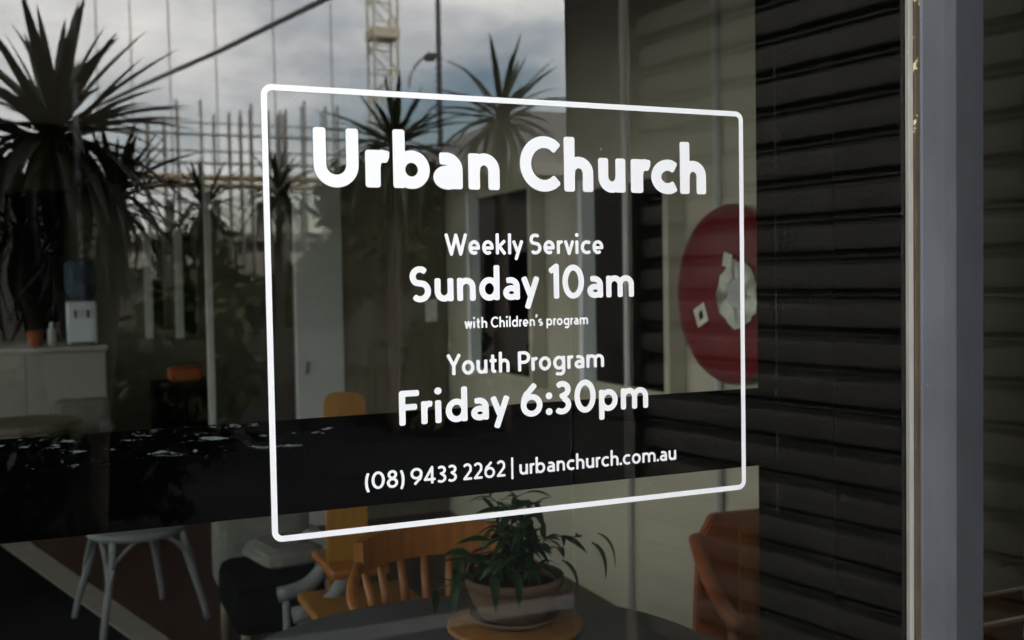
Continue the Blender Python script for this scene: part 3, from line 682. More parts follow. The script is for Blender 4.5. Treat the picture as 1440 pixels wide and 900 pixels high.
sb = thing('black_sideboard', 'low black sideboard behind the white bentwood chair', 'sideboard', ((a.x + b.x) / 2, 7.4, 0))
box('carcase', (a.x, 7.4, 0.05), (b.x, 7.8, a.z), 'carpet', sb, 0.005)
for s in (0, 1):
    m_ = (a.x + b.x) / 2; box('door', ((a.x if s == 0 else m_) + 0.01, 7.384, 0.08), ((m_ if s == 0 else b.x) - 0.01, 7.398, a.z - 0.03), 'black_paint', sb, 0.003)
p, q = at(238, 535, 7.5), at(285, 535, 7.5)
tag(box('orange_cushion', (p.x, 7.45, a.z + 0.002), (q.x, 7.65, a.z + 0.12), 'orange', None, 0.03), 'rust orange cushion lying on the black sideboard', 'cushion')

def simple_chair_low(px0, px1, ptop, y, m, label):
    a, b = at(px0, ptop, y), at(px1, ptop, y); t = thing('low_armchair', label, 'armchair', ((a.x + b.x) / 2, y, 0))
    box('backrest', (a.x, y + 0.45, 0.2), (b.x, y + 0.6, a.z), m, t, 0.05)
    box('seat', (a.x + 0.06, y, 0.22), (b.x - 0.06, y + 0.46, 0.42), m, t, 0.04)
    for s in (a.x - 0.02, b.x - 0.08): box('arm', (s, y - 0.02, 0.12), (s + 0.1, y + 0.5, 0.56), m, t, 0.03)
    for sx in (a.x + 0.05, b.x - 0.05):
        for yy in (y + 0.05, y + 0.5): tube('leg', [(sx, yy, 0), (sx, yy, 0.14)], 0.02, 'dark_metal', t)
simple_chair_low(75, 158, 572, 7.0, 'grey_fabric', 'grey upholstered low armchair in front of the pale counter')
p = at(30, 600, 6.4)
lt_ = thing('low_table', 'round dark low table in front of the pale counter', 'table', (p.x, 6.7, 0))
lathe('table_top', [(0.36, 0), (0.385, 0.01), (0.385, 0.05), (0.37, 0.06)], (p.x, 6.7, p.z - 0.06), 'dark_timber', lt_)
for k in range(3):
    t_ = R(90 + 120 * k); tube('leg', [(p.x + 0.28 * math.cos(t_), 6.7 + 0.28 * math.sin(t_), 0), (p.x + 0.2 * math.cos(t_), 6.7 + 0.2 * math.sin(t_), p.z - 0.06)], 0.02, 'dark_timber', lt_)

# floor: dark carpet with a pale edging strip
e0, e1, e2 = at(-40, 708, 0), None, None
def on_floor(px, py, z=0.0):
    c = Vector((px - 720, py - 450, FOC)); d = right * c.x + down * c.y + fwd * c.z; return EYE + d * ((z - EYE.z) / d.z)
f0, f1 = on_floor(-30, 715), on_floor(300, 945); g0, g1 = on_floor(-30, 745), on_floor(245, 945)
def strip_z(p, z): return (p.x, p.y, z)
edge = raw('edging_strip', [strip_z(v, z) for z in (0.001, 0.012) for v in (f0, f1, g1, g0)], [(3, 2, 1, 0), (4, 5, 6, 7), (0, 1, 5, 4), (1, 2, 6, 5), (2, 3, 7, 6), (3, 0, 4, 7)], 'strip')
tag(edge, 'pale timber edging strip along the dark carpet', 'strip')
k0 = on_floor(-30, 900)
cp = raw('dark_carpet', [(g0.x - 2.5, g0.y + 0.2, 0.004), (g0.x, g0.y, 0.004), (g1.x, g1.y, 0.004), (g1.x - 0.3, 0.15, 0.004), (g0.x - 2.5, 0.15, 0.004)], [(4, 3, 2, 1, 0)], 'carpet'); structure(cp)

# ------------------------------------------------------------------ white bentwood chair
c = on_floor(197, 880)
wc = thing('bentwood_chair', 'white bentwood chair with arched leg braces', 'chair', c, None)
sz = 0.46; ang = R(18)
def lp(x, y, z): return (c.x + x * math.cos(ang) - y * math.sin(ang), c.y + 0.1 + x * math.sin(ang) + y * math.cos(ang), z)
bm = bmesh.new(); tube_into(bm, [lp(0.205 * math.cos(2 * math.pi * k / 24), 0.205 * math.sin(2 * math.pi * k / 24), sz - 0.02) for k in range(25)], 0.02); bmobj('seat_ring', bm, 'chair_paint', wc, True)
lathe('seat', [(0.01, 0.012), (0.12, 0.010), (0.19, 0.016), (0.195, 0.005), (0.19, -0.012), (0.01, -0.012)], (c.x + 0.1 * -math.sin(ang) * 0, c.y + 0.1, sz - 0.02), 'chair_paint', wc)
feet = [(-0.25, -0.22), (0.25, -0.22), (0.22, 0.24), (-0.22, 0.24)]; tops = [(-0.165, -0.15), (0.165, -0.15), (0.14, 0.15), (-0.14, 0.15)]
for (fx, fy), (tx, ty) in zip(feet, tops):
    tube('leg', bez(lp(tx, ty, sz - 0.03), lp(tx * 1.05, ty * 1.05, 0.3), lp(fx * 0.92, fy * 0.92, 0.15), lp(fx, fy, 0.0)), lambda t: 0.019 - 0.004 * t, 'chair_paint', wc)
for k in range(4):
    (ax, ay), (bx_, by_) = [(f[0] * 0.55 + t_[0] * 0.45, f[1] * 0.55 + t_[1] * 0.45) for f, t_ in ((feet[k], tops[k]), (feet[(k + 1) % 4], tops[(k + 1) % 4]))]
    tube('brace', bez(lp(ax, ay, 0.18), lp(ax * 0.9, ay * 0.9, 0.52), lp(bx_ * 0.9, by_ * 0.9, 0.52), lp(bx_, by_, 0.18), 14), 0.0105, 'chair_paint', wc)
tube('back_hoop', bez(lp(-0.15, 0.16, sz - 0.02), lp(-0.2, 0.22, 1.02), lp(0.2, 0.22, 1.02), lp(0.15, 0.16, sz - 0.02), 18), 0.014, 'chair_paint', wc)

# ------------------------------------------------------------------ captain's chair behind the table, tall plank chair behind that
Y1 = 1.78
a, b = at(480, 770, Y1), at(704, 765, Y1); cxm = (a.x + b.x) / 2; hwid = (b.x - a.x) / 2; zc = a.z
cc = thing('spindle_chair', 'golden oak spindle back chair pushed up to the round table', 'chair', (cxm, Y1, 0))
def curve_pt(t, r=0.0): th = R(-62 + 124 * t); return (cxm + (hwid + r) / math.sin(R(62)) * math.sin(th), Y1 - 0.16 + (0.30 + r) * math.cos(th) - 0.14)
def slab(name, t0, t1, z0, z1, th, m, parent, n=14, crown=0.0):
    vs, fs = [], []
    for i in range(n + 1):
        t = t0 + (t1 - t0) * i / n; zt = z1 + crown * math.sin(math.pi * i / n)
        for r, z in ((-th / 2, z0), (th / 2, z0), (th / 2, zt), (-th / 2, zt)): x, y = curve_pt(t, r); vs.append((x, y, z))
    for i in range(n):
        for k in range(4): fs.append((i * 4 + k, i * 4 + (k + 1) % 4, i * 4 + 4 + (k + 1) % 4, i * 4 + 4 + k))
    fs += [(3, 2, 1, 0), (n * 4, n * 4 + 1, n * 4 + 2, n * 4 + 3)]
    return raw(name, vs, fs, m, parent)
slab('crest_rail', 0.06, 0.94, zc - 0.055, zc + 0.04, 0.028, 'oak', cc, 14, 0.015)
for k in range(7):
    t = 0.12 + 0.76 * k / 6; x, y = curve_pt(t); tube('spindle', [(cxm + (x - cxm) * 0.8, y - 0.05, 0.45), ((x + cxm + (x - cxm) * 0.8) / 2, y - 0.02, 0.6), (x, y, zc - 0.05)], lambda s: 0.011 + 0.004 * math.sin(math.pi * s), 'oak', cc)
prism('seat', [(0.21 * math.cos(2 * math.pi * k / 24) * (1 + 0.08 * (math.sin(2 * math.pi * k / 24) < 0)), 0.2 * math.sin(2 * math.pi * k / 24)) for k in range(24)], 0.035, (Vector((cxm, Y1 - 0.13, 0.425)), Vector((1, 0, 0)), Vector((0, 1, 0)), UP), 'oak', cc, 0.006)
for sx in (-1, 1):
    for sy in (-1, 1): tube('leg', [(cxm + sx * 0.13, Y1 - 0.13 + sy * 0.12, 0.43), (cxm + sx * 0.17, Y1 - 0.13 + sy * 0.16, 0.2), (cxm + sx * 0.2, Y1 - 0.13 + sy * 0.19, 0)], lambda s: 0.016 + 0.006 * math.sin(math.pi * s), 'oak', cc)
    x0, y0 = curve_pt(0.06 if sx < 0 else 0.94)
    tube('arm', bez((x0, y0, zc - 0.03), (x0 + sx * 0.05, y0 - 0.08, zc - 0.07), (x0 + sx * 0.08, y0 - 0.16, zc - 0.11), (x0 + sx * 0.04, y0 - 0.26, zc - 0.12)), 0.017, 'oak', cc)
    tube('arm_post', [(x0 + sx * 0.04, y0 - 0.24, zc - 0.12), (cxm + sx * 0.19, Y1 - 0.24, 0.45)], 0.012, 'oak', cc)
Y2 = 2.25
a, b = at(474, 575, Y2), at(535, 575, Y2); zt = at(505, 559, Y2).z; w_ = b.x - a.x
pc = thing('plank_chair', 'tall honey timber chair with a rounded plank back', 'chair', ((a.x + b.x) / 2, Y2, 0))
rr = 0.045; ol = [(0, 0.42)] + [(w_, 0.42)] + [(w_ - rr + rr * math.cos(R(t)), zt - rr + rr * math.sin(R(t))) for t in range(0, 91, 15)] + [(rr + rr * math.cos(R(t)), zt - rr + rr * math.sin(R(t))) for t in range(90, 181, 15)]
prism('back_plank', ol, 0.03, (Vector((a.x, Y2 + 0.2, 0)), Vector((1, 0, 0)), UP, Vector((0, 1, 0))), 'honey', pc, 0.005)
m_ = (a.x + b.x) / 2
box('seat', (m_ - 0.2, Y2 - 0.2, 0.42), (m_ + 0.2, Y2 + 0.195, 0.455), 'honey', pc, 0.01)
for sx in (-1, 1):
    for sy in (-1, 1): tube('leg', [(m_ + sx * 0.15, Y2 + sy * 0.15, 0.42), (m_ + sx * 0.19, Y2 + sy * 0.19, 0)], 0.019, 'honey', pc)

# grey sofa and white curved stool beside the oak chair
a, b = at(318, 700, 2.9), at(412, 700, 2.9)
sf = thing('grey_settee', 'pale grey settee with a dark throw beside the oak chair', 'sofa', ((a.x + b.x) / 2, 3.2, 0))
z_ = at(360, 733, 3.0).z
box('backrest', (a.x, 3.25, 0.25), (b.x + 0.15, 3.45, z_ + 0.03), 'grey_fabric', sf, 0.05)
box('seat', (a.x, 2.75, 0.2), (b.x + 0.12, 3.25, 0.42), 'carpet', sf, 0.05)
box('cushion', (b.x - 0.16, 2.85, 0.425), (b.x + 0.12, 3.2, z_ - 0.1), 'grey_fabric', sf, 0.06, 0.2)
box('armrest', (b.x + 0.10, 2.7, 0.15), (b.x + 0.2, 3.4, z_ - 0.12), 'white_paint', sf, 0.03)
for x in (a.x + 0.05, b.x + 0.05):
    for y in (2.8, 3.4): tube('leg', [(x, y, 0), (x, y, 0.21)], 0.02, 'dark_timber', sf)
st = on_floor(440, 930); Y3 = 2.35
p0, p1, p2 = at(412, 866, Y3), at(455, 850, Y3), at(487, 812, Y3)
ws = thing('curved_stool', 'white stool with curved feet beside the oak chair', 'stool', (p1.x, Y3, 0))
for yy in (Y3, Y3 + 0.28):
    tube('curved_foot', bez((p0.x, yy, p0.z), (p1.x, yy, p0.z + 0.01), (p1.x + 0.03, yy, p1.z), (p2.x, yy, p2.z), 10), 0.03, 'chair_paint', ws, 10)
    tube('leg', [(p0.x + 0.03, yy, p0.z - 0.02), (p0.x + 0.03, yy, 0)], 0.014, 'chair_paint', ws)
    tube('leg', [(p2.x - 0.01, yy, p2.z), (p2.x + 0.03, yy, 0)], 0.014, 'chair_paint', ws)
box('seat', (p2.x - 0.06, Y3 - 0.03, p2.z), (p2.x + 0.16, Y3 + 0.32, p2.z + 0.035), 'oak', ws, 0.01)

# ------------------------------------------------------------------ round table with the potted plant
TC = Vector((0.815, 0.72, 0.0)); TR = 0.60
tb = thing('round_table', 'round slate topped table just inside the window', 'table', TC)
lathe('table_top', [(TR - 0.02, 0.703), (TR, 0.710), (TR, 0.723), (TR - 0.006, 0.730), (0.02, 0.730)], TC, 'slate_top', tb, 72)
lathe('pedestal', [(0.24, 0.0), (0.24, 0.02), (0.06, 0.05), (0.04, 0.1), (0.04, 0.66), (0.14, 0.702)], TC, 'dark_metal', tb, 32)
pp = on_floor(724, 876, 0.743)
tag(lathe('wooden_board', [(0.165, 0.0), (0.17, 0.004), (0.17, 0.014), (0.166, 0.018), (0.01, 0.018)], (pp.x, pp.y, 0.731), 'board_wood', None, 48), 'round honey coloured board on the table under the plant pot', 'board')
pl = thing('potted_plant', 'leafy green plant in a shallow terracotta bowl on the table', 'plant', (pp.x, pp.y, 0.750))
lathe('saucer', [(0.085, 0.0), (0.10, 0.006), (0.117, 0.022), (0.113, 0.023), (0.098, 0.010), (0.02, 0.008)], (pp.x, pp.y, 0.750), 'terracotta', pl, 48)
lathe('pot', [(0.070, 0.010), (0.082, 0.014), (0.105, 0.05), (0.116, 0.085), (0.118, 0.092), (0.123, 0.094), (0.125, 0.116), (0.119, 0.118), (0.112, 0.105), (0.10, 0.09)], (pp.x, pp.y, 0.750), 'terracotta', pl, 48)
lathe('soil', [(0.10, 0.0), (0.108, 0.002), (0.06, 0.010), (0.01, 0.012)], (pp.x, pp.y, 0.840), 'soil', pl, 32)
def blade(name, m, width=0.16, n=7, droop=0.2, fold=0.25):
    """one pointed leaf, unit length along +x, drooping"""
    vs, fs = [], []
    for i in range(n + 1):
        t = i / n; w = width * (math.sin(math.pi * min(1, t * 0.92 + 0.08)) ** 0.8) * (1 - 0.25 * t) / 2; z = 0.25 * droop * math.sin(math.pi * t * 0.5) - droop * t * t
        vs += [(t, -w, z + fold * w), (t, 0, z), (t, w, z + fold * w)]
    for i in range(n):
        for k in (0, 1): fs.append((i * 3 + k, i * 3 + k + 1, i * 3 + 4 + k, i * 3 + 3 + k))
    me = bpy.data.meshes.new(name); me.from_pydata(vs, [], fs); me.update(); me.materials.append(MATS[m])
    for p in me.polygons: p.use_smooth = True
    return me
def put_leaf(me, parent, pos, d, L, roll=0.0, wid=1.0, name='leaf'):
    o = bpy.data.objects.new(name, me); C.objects.link(o); d = Vector(d).normalized()
    side = UP.cross(d); side = side.normalized() if side.length > 0.05 else Vector((0, 1, 0)); up = d.cross(side)
    M = Matrix((d * L, side * L * wid, up * L)).transposed().to_4x4(); M.translation = pos
    o.parent = parent; o.matrix_parent_inverse = Matrix.Translation(-Vector(parent.location)); o.matrix_basis = M @ Matrix.Rotation(roll, 4, 'X')
    return o
pot_leaves = [blade('pot_leaf', 'dark_leaf', 0.30, 6, d_) for d_ in (0.15, 0.4, 0.7)]
rnd = random.Random(5)
top = Vector((pp.x, pp.y, 0.848)); nl = 0
stems = [(at(678, 700, pp.y), 8), (at(735, 695, pp.y + 0.03), 8), (at(762, 705, pp.y + 0.02), 8), (at(815, 755, pp.y - 0.04), 9), (at(702, 720, pp.y - 0.08), 8), (at(780, 770, pp.y - 0.1), 8), (at(640, 800, pp.y - 0.1), 9), (at(612, 830, pp.y - 0.05), 8), (at(690, 760, pp.y - 0.1), 9), (at(725, 750, pp.y - 0.12), 9), (at(755, 760, pp.y), 9), (at(665, 790, pp.y + 0.06), 8), (at(715, 800, pp.y - 0.13), 9), (at(770, 800, pp.y - 0.1), 9), (at(700, 740, pp.y + 0.08), 9), (at(745, 730, pp.y + 0.1), 9)]
for tip, nleaf in stems:
    b0 = top + Vector((rnd.uniform(-0.07, 0.07), rnd.uniform(-0.07, 0.07), -0.005)); mid = Vector(((b0.x * 0.7 + tip.x * 0.3), (b0.y * 0.7 + tip.y * 0.3), max(tip.z, b0.z) + 0.02))
    pts = bez(b0, b0 + UP * 0.06, mid, tip, 8); tube('stem', pts, lambda t: 0.0028 - 0.0015 * t, 'leaf_green', pl, 5)
    nleaf += 7
    for k in range(nleaf):
        t = 0.35 + 0.65 * (k + 1) / nleaf; i = min(8, int(t * 8)); q = pts[i]; az = rnd.uniform(0, 2 * math.pi); out_ = (tip - b0); out_.z = 0
        d = Vector((math.cos(az), math.sin(az), rnd.uniform(-0.5, 0.5))) + out_.normalized() * 0.6
        put_leaf(rnd.choice(pot_leaves), pl, q, d, rnd.uniform(0.045, 0.085), rnd.uniform(-0.6, 0.6)); nl += 1
for px, py, dx in ((722, 812, 0.02), (690, 818, 0.0), (648, 822, -0.5), (790, 800, 0.5), (840, 762, 0.6), (832, 775, 0.4)):
    put_leaf(pot_leaves[2], pl, at(px, py - 12, pp.y - 0.12), (dx, -0.5, -0.55), 0.085)

# ------------------------------------------------------------------ timber armchair and bench at the right
Y4 = 1.35
a, b = at(985, 735, Y4), at(1090, 735, Y4)
ac = thing('timber_armchair', 'red brown timber armchair with panelled back behind the round table', 'armchair', ((a.x + b.x) / 2 + 0.15, Y4, 0))
fr = (Vector((a.x - 0.02, Y4, 0)), Vector((1, 0, 0)), UP, Vector((0, 1, 0)))
wd_ = b.x - a.x + 0.10
prism('back_panel', [(0.0, 0.40), (wd_, 0.40), (wd_ + 0.05, a.z + 0.01), (0.07, a.z + 0.02), (0.02, a.z - 0.06)], 0.035, fr, 'mahogany', ac, 0.006)
box('back_slat', (a.x + 0.14, Y4 - 0.012, 0.45), (a.x + 0.20, Y4 - 0.001, a.z - 0.03), 'oak', ac, 0.003)
box('back_slat', (a.x + 0.34, Y4 - 0.012, 0.45), (a.x + 0.40, Y4 - 0.001, a.z - 0.03), 'oak', ac, 0.003)
for s in (0, 1):
    x = a.x - 0.03 + s * (wd_ + 0.03)
    tube('arm', bez((x + 0.02, Y4 + 0.01, a.z - 0.05), (x - 0.03, Y4 - 0.1, a.z - 0.12), (x - 0.08, Y4 - 0.25, a.z - 0.17), (x - 0.13, Y4 - 0.42, a.z - 0.18)), 0.024, 'mahogany', ac)
    tube('arm_post', [(x - 0.10, Y4 - 0.36, a.z - 0.18), (x - 0.08, Y4 - 0.36, 0)], 0.02, 'mahogany', ac)
    tube('leg', [(x + 0.04, Y4 + 0.02, 0.42), (x + 0.04, Y4 + 0.06, 0)], 0.022, 'mahogany', ac)
box('seat', (a.x - 0.03, Y4 - 0.42, 0.38), (a.x + wd_, Y4 - 0.005, 0.42), 'mahogany', ac, 0.01)
a = at(1384, 806, 0.62)
bn = thing('timber_bench', 'dark red timber bench behind the narrow pane by the steel post', 'bench', (2.0, 0.8, 0))
for k in range(5): box('back_slat', (1.60, 0.62, a.z - 0.05 - k * 0.085), (2.43, 0.645, a.z + 0.02 - k * 0.085), 'mahogany', bn, 0.004)
box('seat', (1.60, 0.65, 0.40), (2.43, 0.98, 0.44), 'mahogany', bn, 0.005)
for x in (1.62, 2.35):
    for y in (0.66, 0.92): box('leg', (x, y, 0), (x + 0.06, y + 0.05, 0.40), 'mahogany', bn, 0.003)

# ------------------------------------------------------------------ across the street: cabbage palms
sword = [blade('sword_leaf', 'sword_leaf', 0.10, 7, d_, 0.5) for d_ in (0.05, 0.2, 0.5, 0.85)]
sword_p = [blade('sword_leaf_pale', 'sword_leaf_pale', 0.085, 7, d_, 0.5) for d_ in (0.1, 0.4)]
def palm(label, heads, base, trunk_r, seed, pale=0.08):
    g = random.Random(seed); t = thing('cabbage_palm', label, 'palm', (base.x, base.y, -0.02), 'cabbage palms across the road')
    for hc, L, n, upb in heads:
        fork = Vector((base.x, base.y, max(0.4, hc.z * 0.45)))
        tube('trunk', bez((base.x, base.y, -0.03), fork, (hc.x, hc.y, hc.z - L * 0.9), hc, 10), lambda s: trunk_r * (1 - 0.35 * s), 'trunk', t, 10)
        for k in range(n):
            az = k * 2.39996 + g.uniform(-0.2, 0.2); el = math.asin(max(-0.97, min(0.99, upb + (1 - upb) * (1 - 2 * ((k + 0.5) / n)) if k % 9 else g.uniform(-0.3, 1))))
            d = Vector((math.cos(az) * math.cos(el), math.sin(az) * math.cos(el), math.sin(el)))
            me = sword[0 if el > 0.7 else 1 if el > 0.1 else (2 if el > -0.5 else 3)] if g.random() > pale else g.choice(sword_p)
            put_leaf(me, t, hc + d * 0.04 + UP * g.uniform(-0.12, 0.08) * L, d, L * g.uniform(0.78, 1.12), 0)
    return t
Yp = 5.2
palm('big cabbage palm with three heads of sword leaves, close to the road', [(mir(80, 195, Yp), 0.76, 140, -0.15), (mir(160, 275, Yp + 0.1), 0.55, 90, -0.35), (mir(30, 320, Yp + 0.3), 0.6, 66, -0.2)], mir(120, 500, Yp), 0.10, 3)
Yq = 11.0
palm('small cabbage palm with one round head on a thin stem in front of the scaffolding', [(mir(288, 292, Yq), 0.62, 62, -0.1)], mir(294, 500, Yq), 0.06, 5)
palm('small cabbage palm with a drooping head beside the leafy tree', [(mir(392, 268, 12.0), 0.66, 56, -0.2)], mir(396, 500, 12.0), 0.06, 8)
palm('cabbage palm with long upright leaves in front of the low building', [(mir(705, 168, 9.0), 0.85, 64, 0.0)], mir(706, 500, 9.0), 0.09, 12)
palm('cabbage palm with arching leaves under the street lamp', [(mir(556, 205, 9.6), 0.85, 66, 0.05)], mir(552, 500, 9.6), 0.08, 14)

# leafy tree and hedge
def leafy(name, label, cat, c, rx, rz, n, base, seed, leaf=0.12, group=None):
    g = random.Random(seed); t = thing(name, label, cat, (c.x, c.y, base), group); vs, fs = [], []
    clumps = [(g.gauss(0, 0.5), g.gauss(0, 0.5), g.gauss(0, 0.5), g.uniform(0.2, 0.45)) for _ in range(26)]
    for k in range(n):
        q = g.choice(clumps); v = Vector((q[0] + g.gauss(0, q[3] * 0.5), q[1] + g.gauss(0, q[3] * 0.5), q[2] + g.gauss(0, q[3] * 0.5)))
        p = Vector((c.x + v.x * rx, c.y + v.y * rx, max(base + 0.05, c.z + v.z * rz))); s = leaf * g.uniform(0.6, 1.3)
        u = Vector((g.gauss(0, 1), g.gauss(0, 1), g.gauss(0, 1))).normalized(); w = u.orthogonal().normalized() * 0.5; b = len(vs)
        vs += [p - u * s, p + w * s, p + u * s, p - w * s]; fs.append((b, b + 1, b + 2, b + 3))
    o = raw('crown', vs, fs, 'tree_leaf', t); o['kind'] = 'stuff'
    for k in range(3): tube('trunk', bez((c.x, c.y, base), (c.x, c.y, base + (c.z - base) * 0.5), (c.x + g.uniform(-0.3, 0.3) * rx, c.y, c.z - rz * 0.2), (c.x + g.uniform(-0.6, 0.6) * rx, c.y + g.uniform(-0.4, 0.4) * rx, c.z + rz * 0.4)), lambda s: 0.11 * (1 - 0.75 * s), 'trunk', t)
leafy('leafy_tree', 'dense dark leafy tree between the cabbage palms', 'tree', mir(530, 340, 12.5), 1.2, 0.8, 7000, -0.02, 4)
leafy('leafy_tree', 'low bushy tree at the end of the scaffolding', 'tree', mir(345, 420, 15), 1.3, 0.6, 4000, -0.02, 6)
for k, (px, yy) in enumerate(((60, 5.9), (150, 6.4), (250, 9.5), (-40, 5.6), (640, 10.5))):
    p = mir(px, 480, yy); leafy('garden_shrub', ['dark garden shrub beside the foot of the big palm', 'dark garden shrub behind the big palm on its road side', 'dark garden shrub below the thin stemmed palm', 'dark garden shrub nearest the road in front of the big palm', 'dark garden shrub below the palm with arching leaves'][k], 'shrub', Vector((p.x, p.y, 0.55)), 0.7, 0.55, 2200, -0.02, 20 + k, 0.09, 'shrubs at the foot of the palms')

# scaffolded building
Ys = 38.0
sc0, sc1 = mir(170, 250, Ys), mir(485, 250, Ys)
cb = thing('concrete_building', 'half built concrete building wrapped in scaffolding', 'building', ((sc0.x + sc1.x) / 2, -Ys - 3, -0.2))
box('storey', (sc0.x - 18, -Ys - 9, -0.2), (sc1.x + 1.5, -Ys - 1.6, 3.3), 'render_dark', cb)
box('slab', (sc0.x - 18.3, -Ys - 9.3, 3.31), (sc1.x + 1.9, -Ys - 1.3, 3.62), 'concrete', cb)
for k in range(7):
    x = sc0.x - 4 + k * 2.05; box('window', (x, -Ys - 1.59, 1.5), (x + 1.1, -Ys - 1.52, 2.9), 'pale_glass', cb)
for k in range(6): x = sc0.x + k * 1.7; box('column', (x, -Ys - 2.4, 3.63), (x + 0.3, -Ys - 2.1, 4.9), 'concrete', cb)
scf = thing('scaffolding', 'tube scaffolding with timber planks on the half built building', 'scaffolding', ((sc0.x + sc1.x) / 2, -Ys, -0.2))
gs = random.Random(2)
for px in (208, 232, 251, 285, 303, 325, 341, 356, 380, 396, 404, 430, 459, 476):
    zt = mir(px, gs.uniform(138, 165), Ys).z
    for yy in (Ys, Ys + 1.2):
        b0 = mir(px, 250, Ys); tube('standard', [(b0.x + (yy - Ys) * 0.12, -yy, -0.2), (b0.x + (yy - Ys) * 0.12, -yy, zt)], 0.05, 'galv', scf, 6)
for py, m, r in ((191, 'galv', 0.05), (214, 'galv', 0.04), (231, 'galv', 0.05), (175, 'galv', 0.03)):
    z = mir(330, py, Ys).z; tube('ledger', [(sc0.x - 3, -Ys + 0.06, z), (sc1.x + 0.6, -Ys + 0.06, z)], r, m, scf, 6)
for py in (251, 262):
    z = mir(330, py, Ys).z; box('plank', (sc0.x - 3, -Ys - 1.15, z), (sc1.x + 0.6, -Ys - 0.05, z + 0.12), 'plank', scf)
# slender poles, street lamp, crane, cable
for k, (px, yy, lab) in enumerate(((143, 44, 'tall slender pole behind the big palm'), (191, 45, 'tall slender pole at the left end of the scaffolding'), (245, 43, 'tall slender pole rising over the first bay of scaffolding'), (310, 46, 'tall slender pole behind the thin stemmed palm'), (391, 44, 'tall slender pole rising over the drooping palm'), (471, 43, 'tall slender pole at the crane end of the scaffolding'))):
    p = mir(px, 300, yy); mp_ = thing('slender_pole', lab, 'pole', (p.x, -yy, -0.2), 'slender poles beyond the scaffolding')
    tube('shaft', [(p.x, -yy, -0.2), (p.x, -yy, 9.0), (p.x, -yy, 19.5)], lambda s: 0.035 - 0.010 * s, 'concrete', mp_, 8)
    lathe('base_flange', [(0.24, 0), (0.24, 0.05), (0.16, 0.06), (0.15, 0.3)], (p.x, -yy, -0.2), 'galv', mp_, 12)
yl = 20.0; p = mir(621, 300, yl); hd = mir(604, 80, yl); tl = mir(575, 122, yl)
sl_ = thing('street_lamp', 'tall dark street lamp with a curved arm', 'street lamp', (p.x, -yl, -0.2))
tube('pole', [(p.x, -yl, -0.2), (p.x, -yl, 4.0), (p.x, -yl, 8.2)], lambda s: 0.085 - 0.03 * s, 'dark_metal', sl_, 8)
tube('arm', bez((p.x, -yl, hd.z - 0.02), (p.x - 0.08, -yl, hd.z + 0.1), (hd.x + 0.1, -yl, hd.z + 0.08), (hd.x, -yl, hd.z)), 0.035, 'dark_metal', sl_)
tube('brace', bez((hd.x - 0.05, -yl, hd.z), (hd.x - 0.25, -yl, hd.z - 0.05), (tl.x, -yl, tl.z + 0.3), (tl.x, -yl, tl.z)), 0.025, 'galv', sl_)
lathe('lamp_head', [(0.03, -0.09), (0.10, -0.08), (0.13, -0.02), (0.11, 0.04), (0.04, 0.08), (0.02, 0.11)], hd, 'dark_metal', sl_, 16)
yc = 52.0; pa, pb = mir(527, 100, yc), mir(560, 100, yc); wc_ = (pb.x - pa.x)
cr = thing('tower_crane', 'pale lattice mast of a tower crane', 'crane', ((pa.x + pb.x) / 2, -yc, -0.2))
for x in (pa.x, pb.x):
    for y in (-yc, -yc - wc_): tube('chord', [(x, y, -0.2), (x, y, 26)], 0.075, 'crane_paint', cr, 6)
zz = 0.0; fl = 0
while zz < 24:
    for y in (-yc, -yc - wc_):
        tube('lattice_bar', [(pa.x if fl else pb.x, y, zz), (pb.x if fl else pa.x, y, zz + wc_)], 0.045, 'crane_paint', cr, 5)
        tube('lattice_bar', [(pa.x, y, zz), (pb.x, y, zz)], 0.045, 'crane_paint', cr, 5)
    zz += wc_; fl ^= 1
z = mir(540, 52, yc).z; box('platform', (pa.x - 0.1, -yc - wc_ - 0.1, z), (pb.x + 0.1, -yc + 0.12, z + 0.5), 'crane_paint', cr)
za = mir(470, -8, 14); zb_ = mir(195, 122, 22)
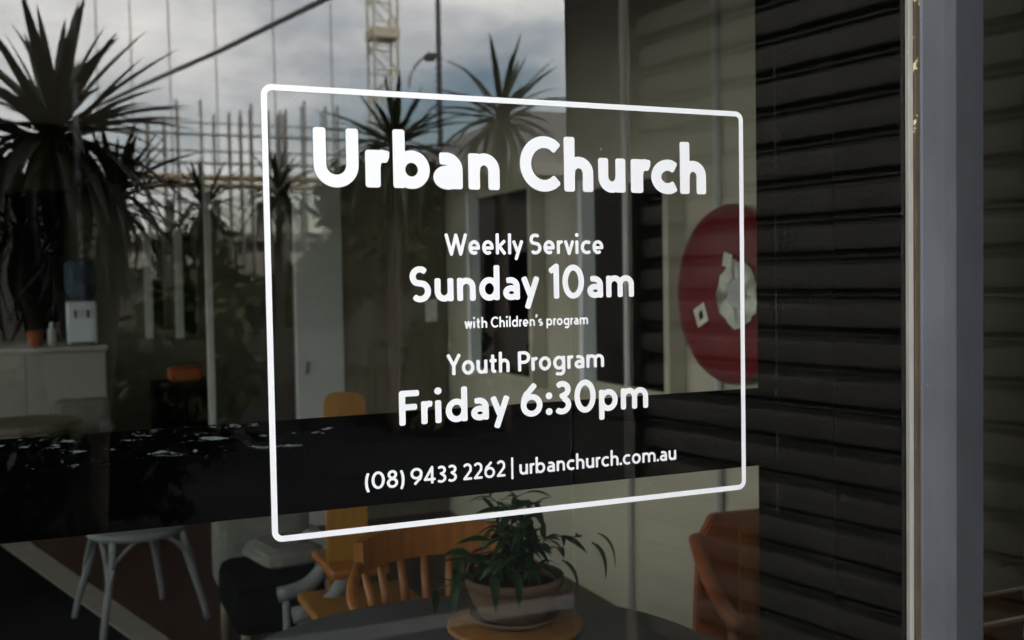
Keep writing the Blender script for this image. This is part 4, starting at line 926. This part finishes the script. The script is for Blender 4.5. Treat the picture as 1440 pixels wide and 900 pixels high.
ca = thing('overhead_cable', 'thick overhead cable sloping across the sky above the palms', 'cable', (za.x, za.y, za.z))
d_ = (za - zb_); tube('cable', [zb_ - d_ * 0.8, zb_, zb_ + d_ * 0.5 - UP * 0.05, za, za + d_ * 2.0 + UP * 0.6], lambda s: 0.045, 'dark_metal', ca, 8)
# low building with a hipped roof on the right of the palms
yb = 15.0; b0, b1 = mir(600, 240, yb), mir(830, 240, yb); ev = mir(700, 232, yb).z; rg = mir(760, 150, yb + 3).z
lb = thing('low_building', 'low dark rendered building with a shallow hipped roof', 'building', ((b0.x + b1.x) / 2, -yb - 3, -0.2))
box('wall', (b0.x + 0.4, -yb - 7, -0.2), (b1.x + 12, -yb, ev), 'render_dark', lb)
vsr = [(b0.x, -yb + 0.5, ev), (b1.x + 12.4, -yb + 0.5, ev), (b1.x + 12.4, -yb - 7.5, ev), (b0.x, -yb - 7.5, ev), (b0.x + 3.2, -yb - 3.5, rg), (b1.x + 9, -yb - 3.5, rg)]
raw('roof', vsr, [(0, 1, 5, 4), (1, 2, 5), (2, 3, 4, 5), (3, 0, 4), (3, 2, 1, 0)], 'roof', lb)
box('fascia', (b0.x - 0.02, -yb + 0.505, ev - 0.2), (b1.x + 12.4, -yb + 0.54, ev + 0.02), 'concrete', lb)
for k in range(4): x = b0.x + 1.0 + k * 2.2; w__ = box('window', (x, -yb + 0.002, 0.9), (x + 1.2, -yb + 0.04, 2.1), 'dark_glass', lb)
# long dark terrace closing the street behind the big palm
tr_ = thing('dark_terrace', 'long dark rendered terrace behind the big palm', 'building', (-9, -20, -0.2))
q = mir(60, 262, 20.0)
box('wall', (-30, -27, -0.2), (mir(180, 300, 20).x, -20, q.z), 'render_dark', tr_)
box('parapet', (-30.1, -27.1, q.z + 0.002), (mir(182, 300, 20).x, -19.9, q.z + 0.18), 'roof', tr_)
for k in range(5): x = mir(180, 300, 20).x - 1.8 - k * 2.4; box('window', (x, -19.99, 1.0), (x + 1.2, -19.95, 2.2), 'dark_glass', tr_)
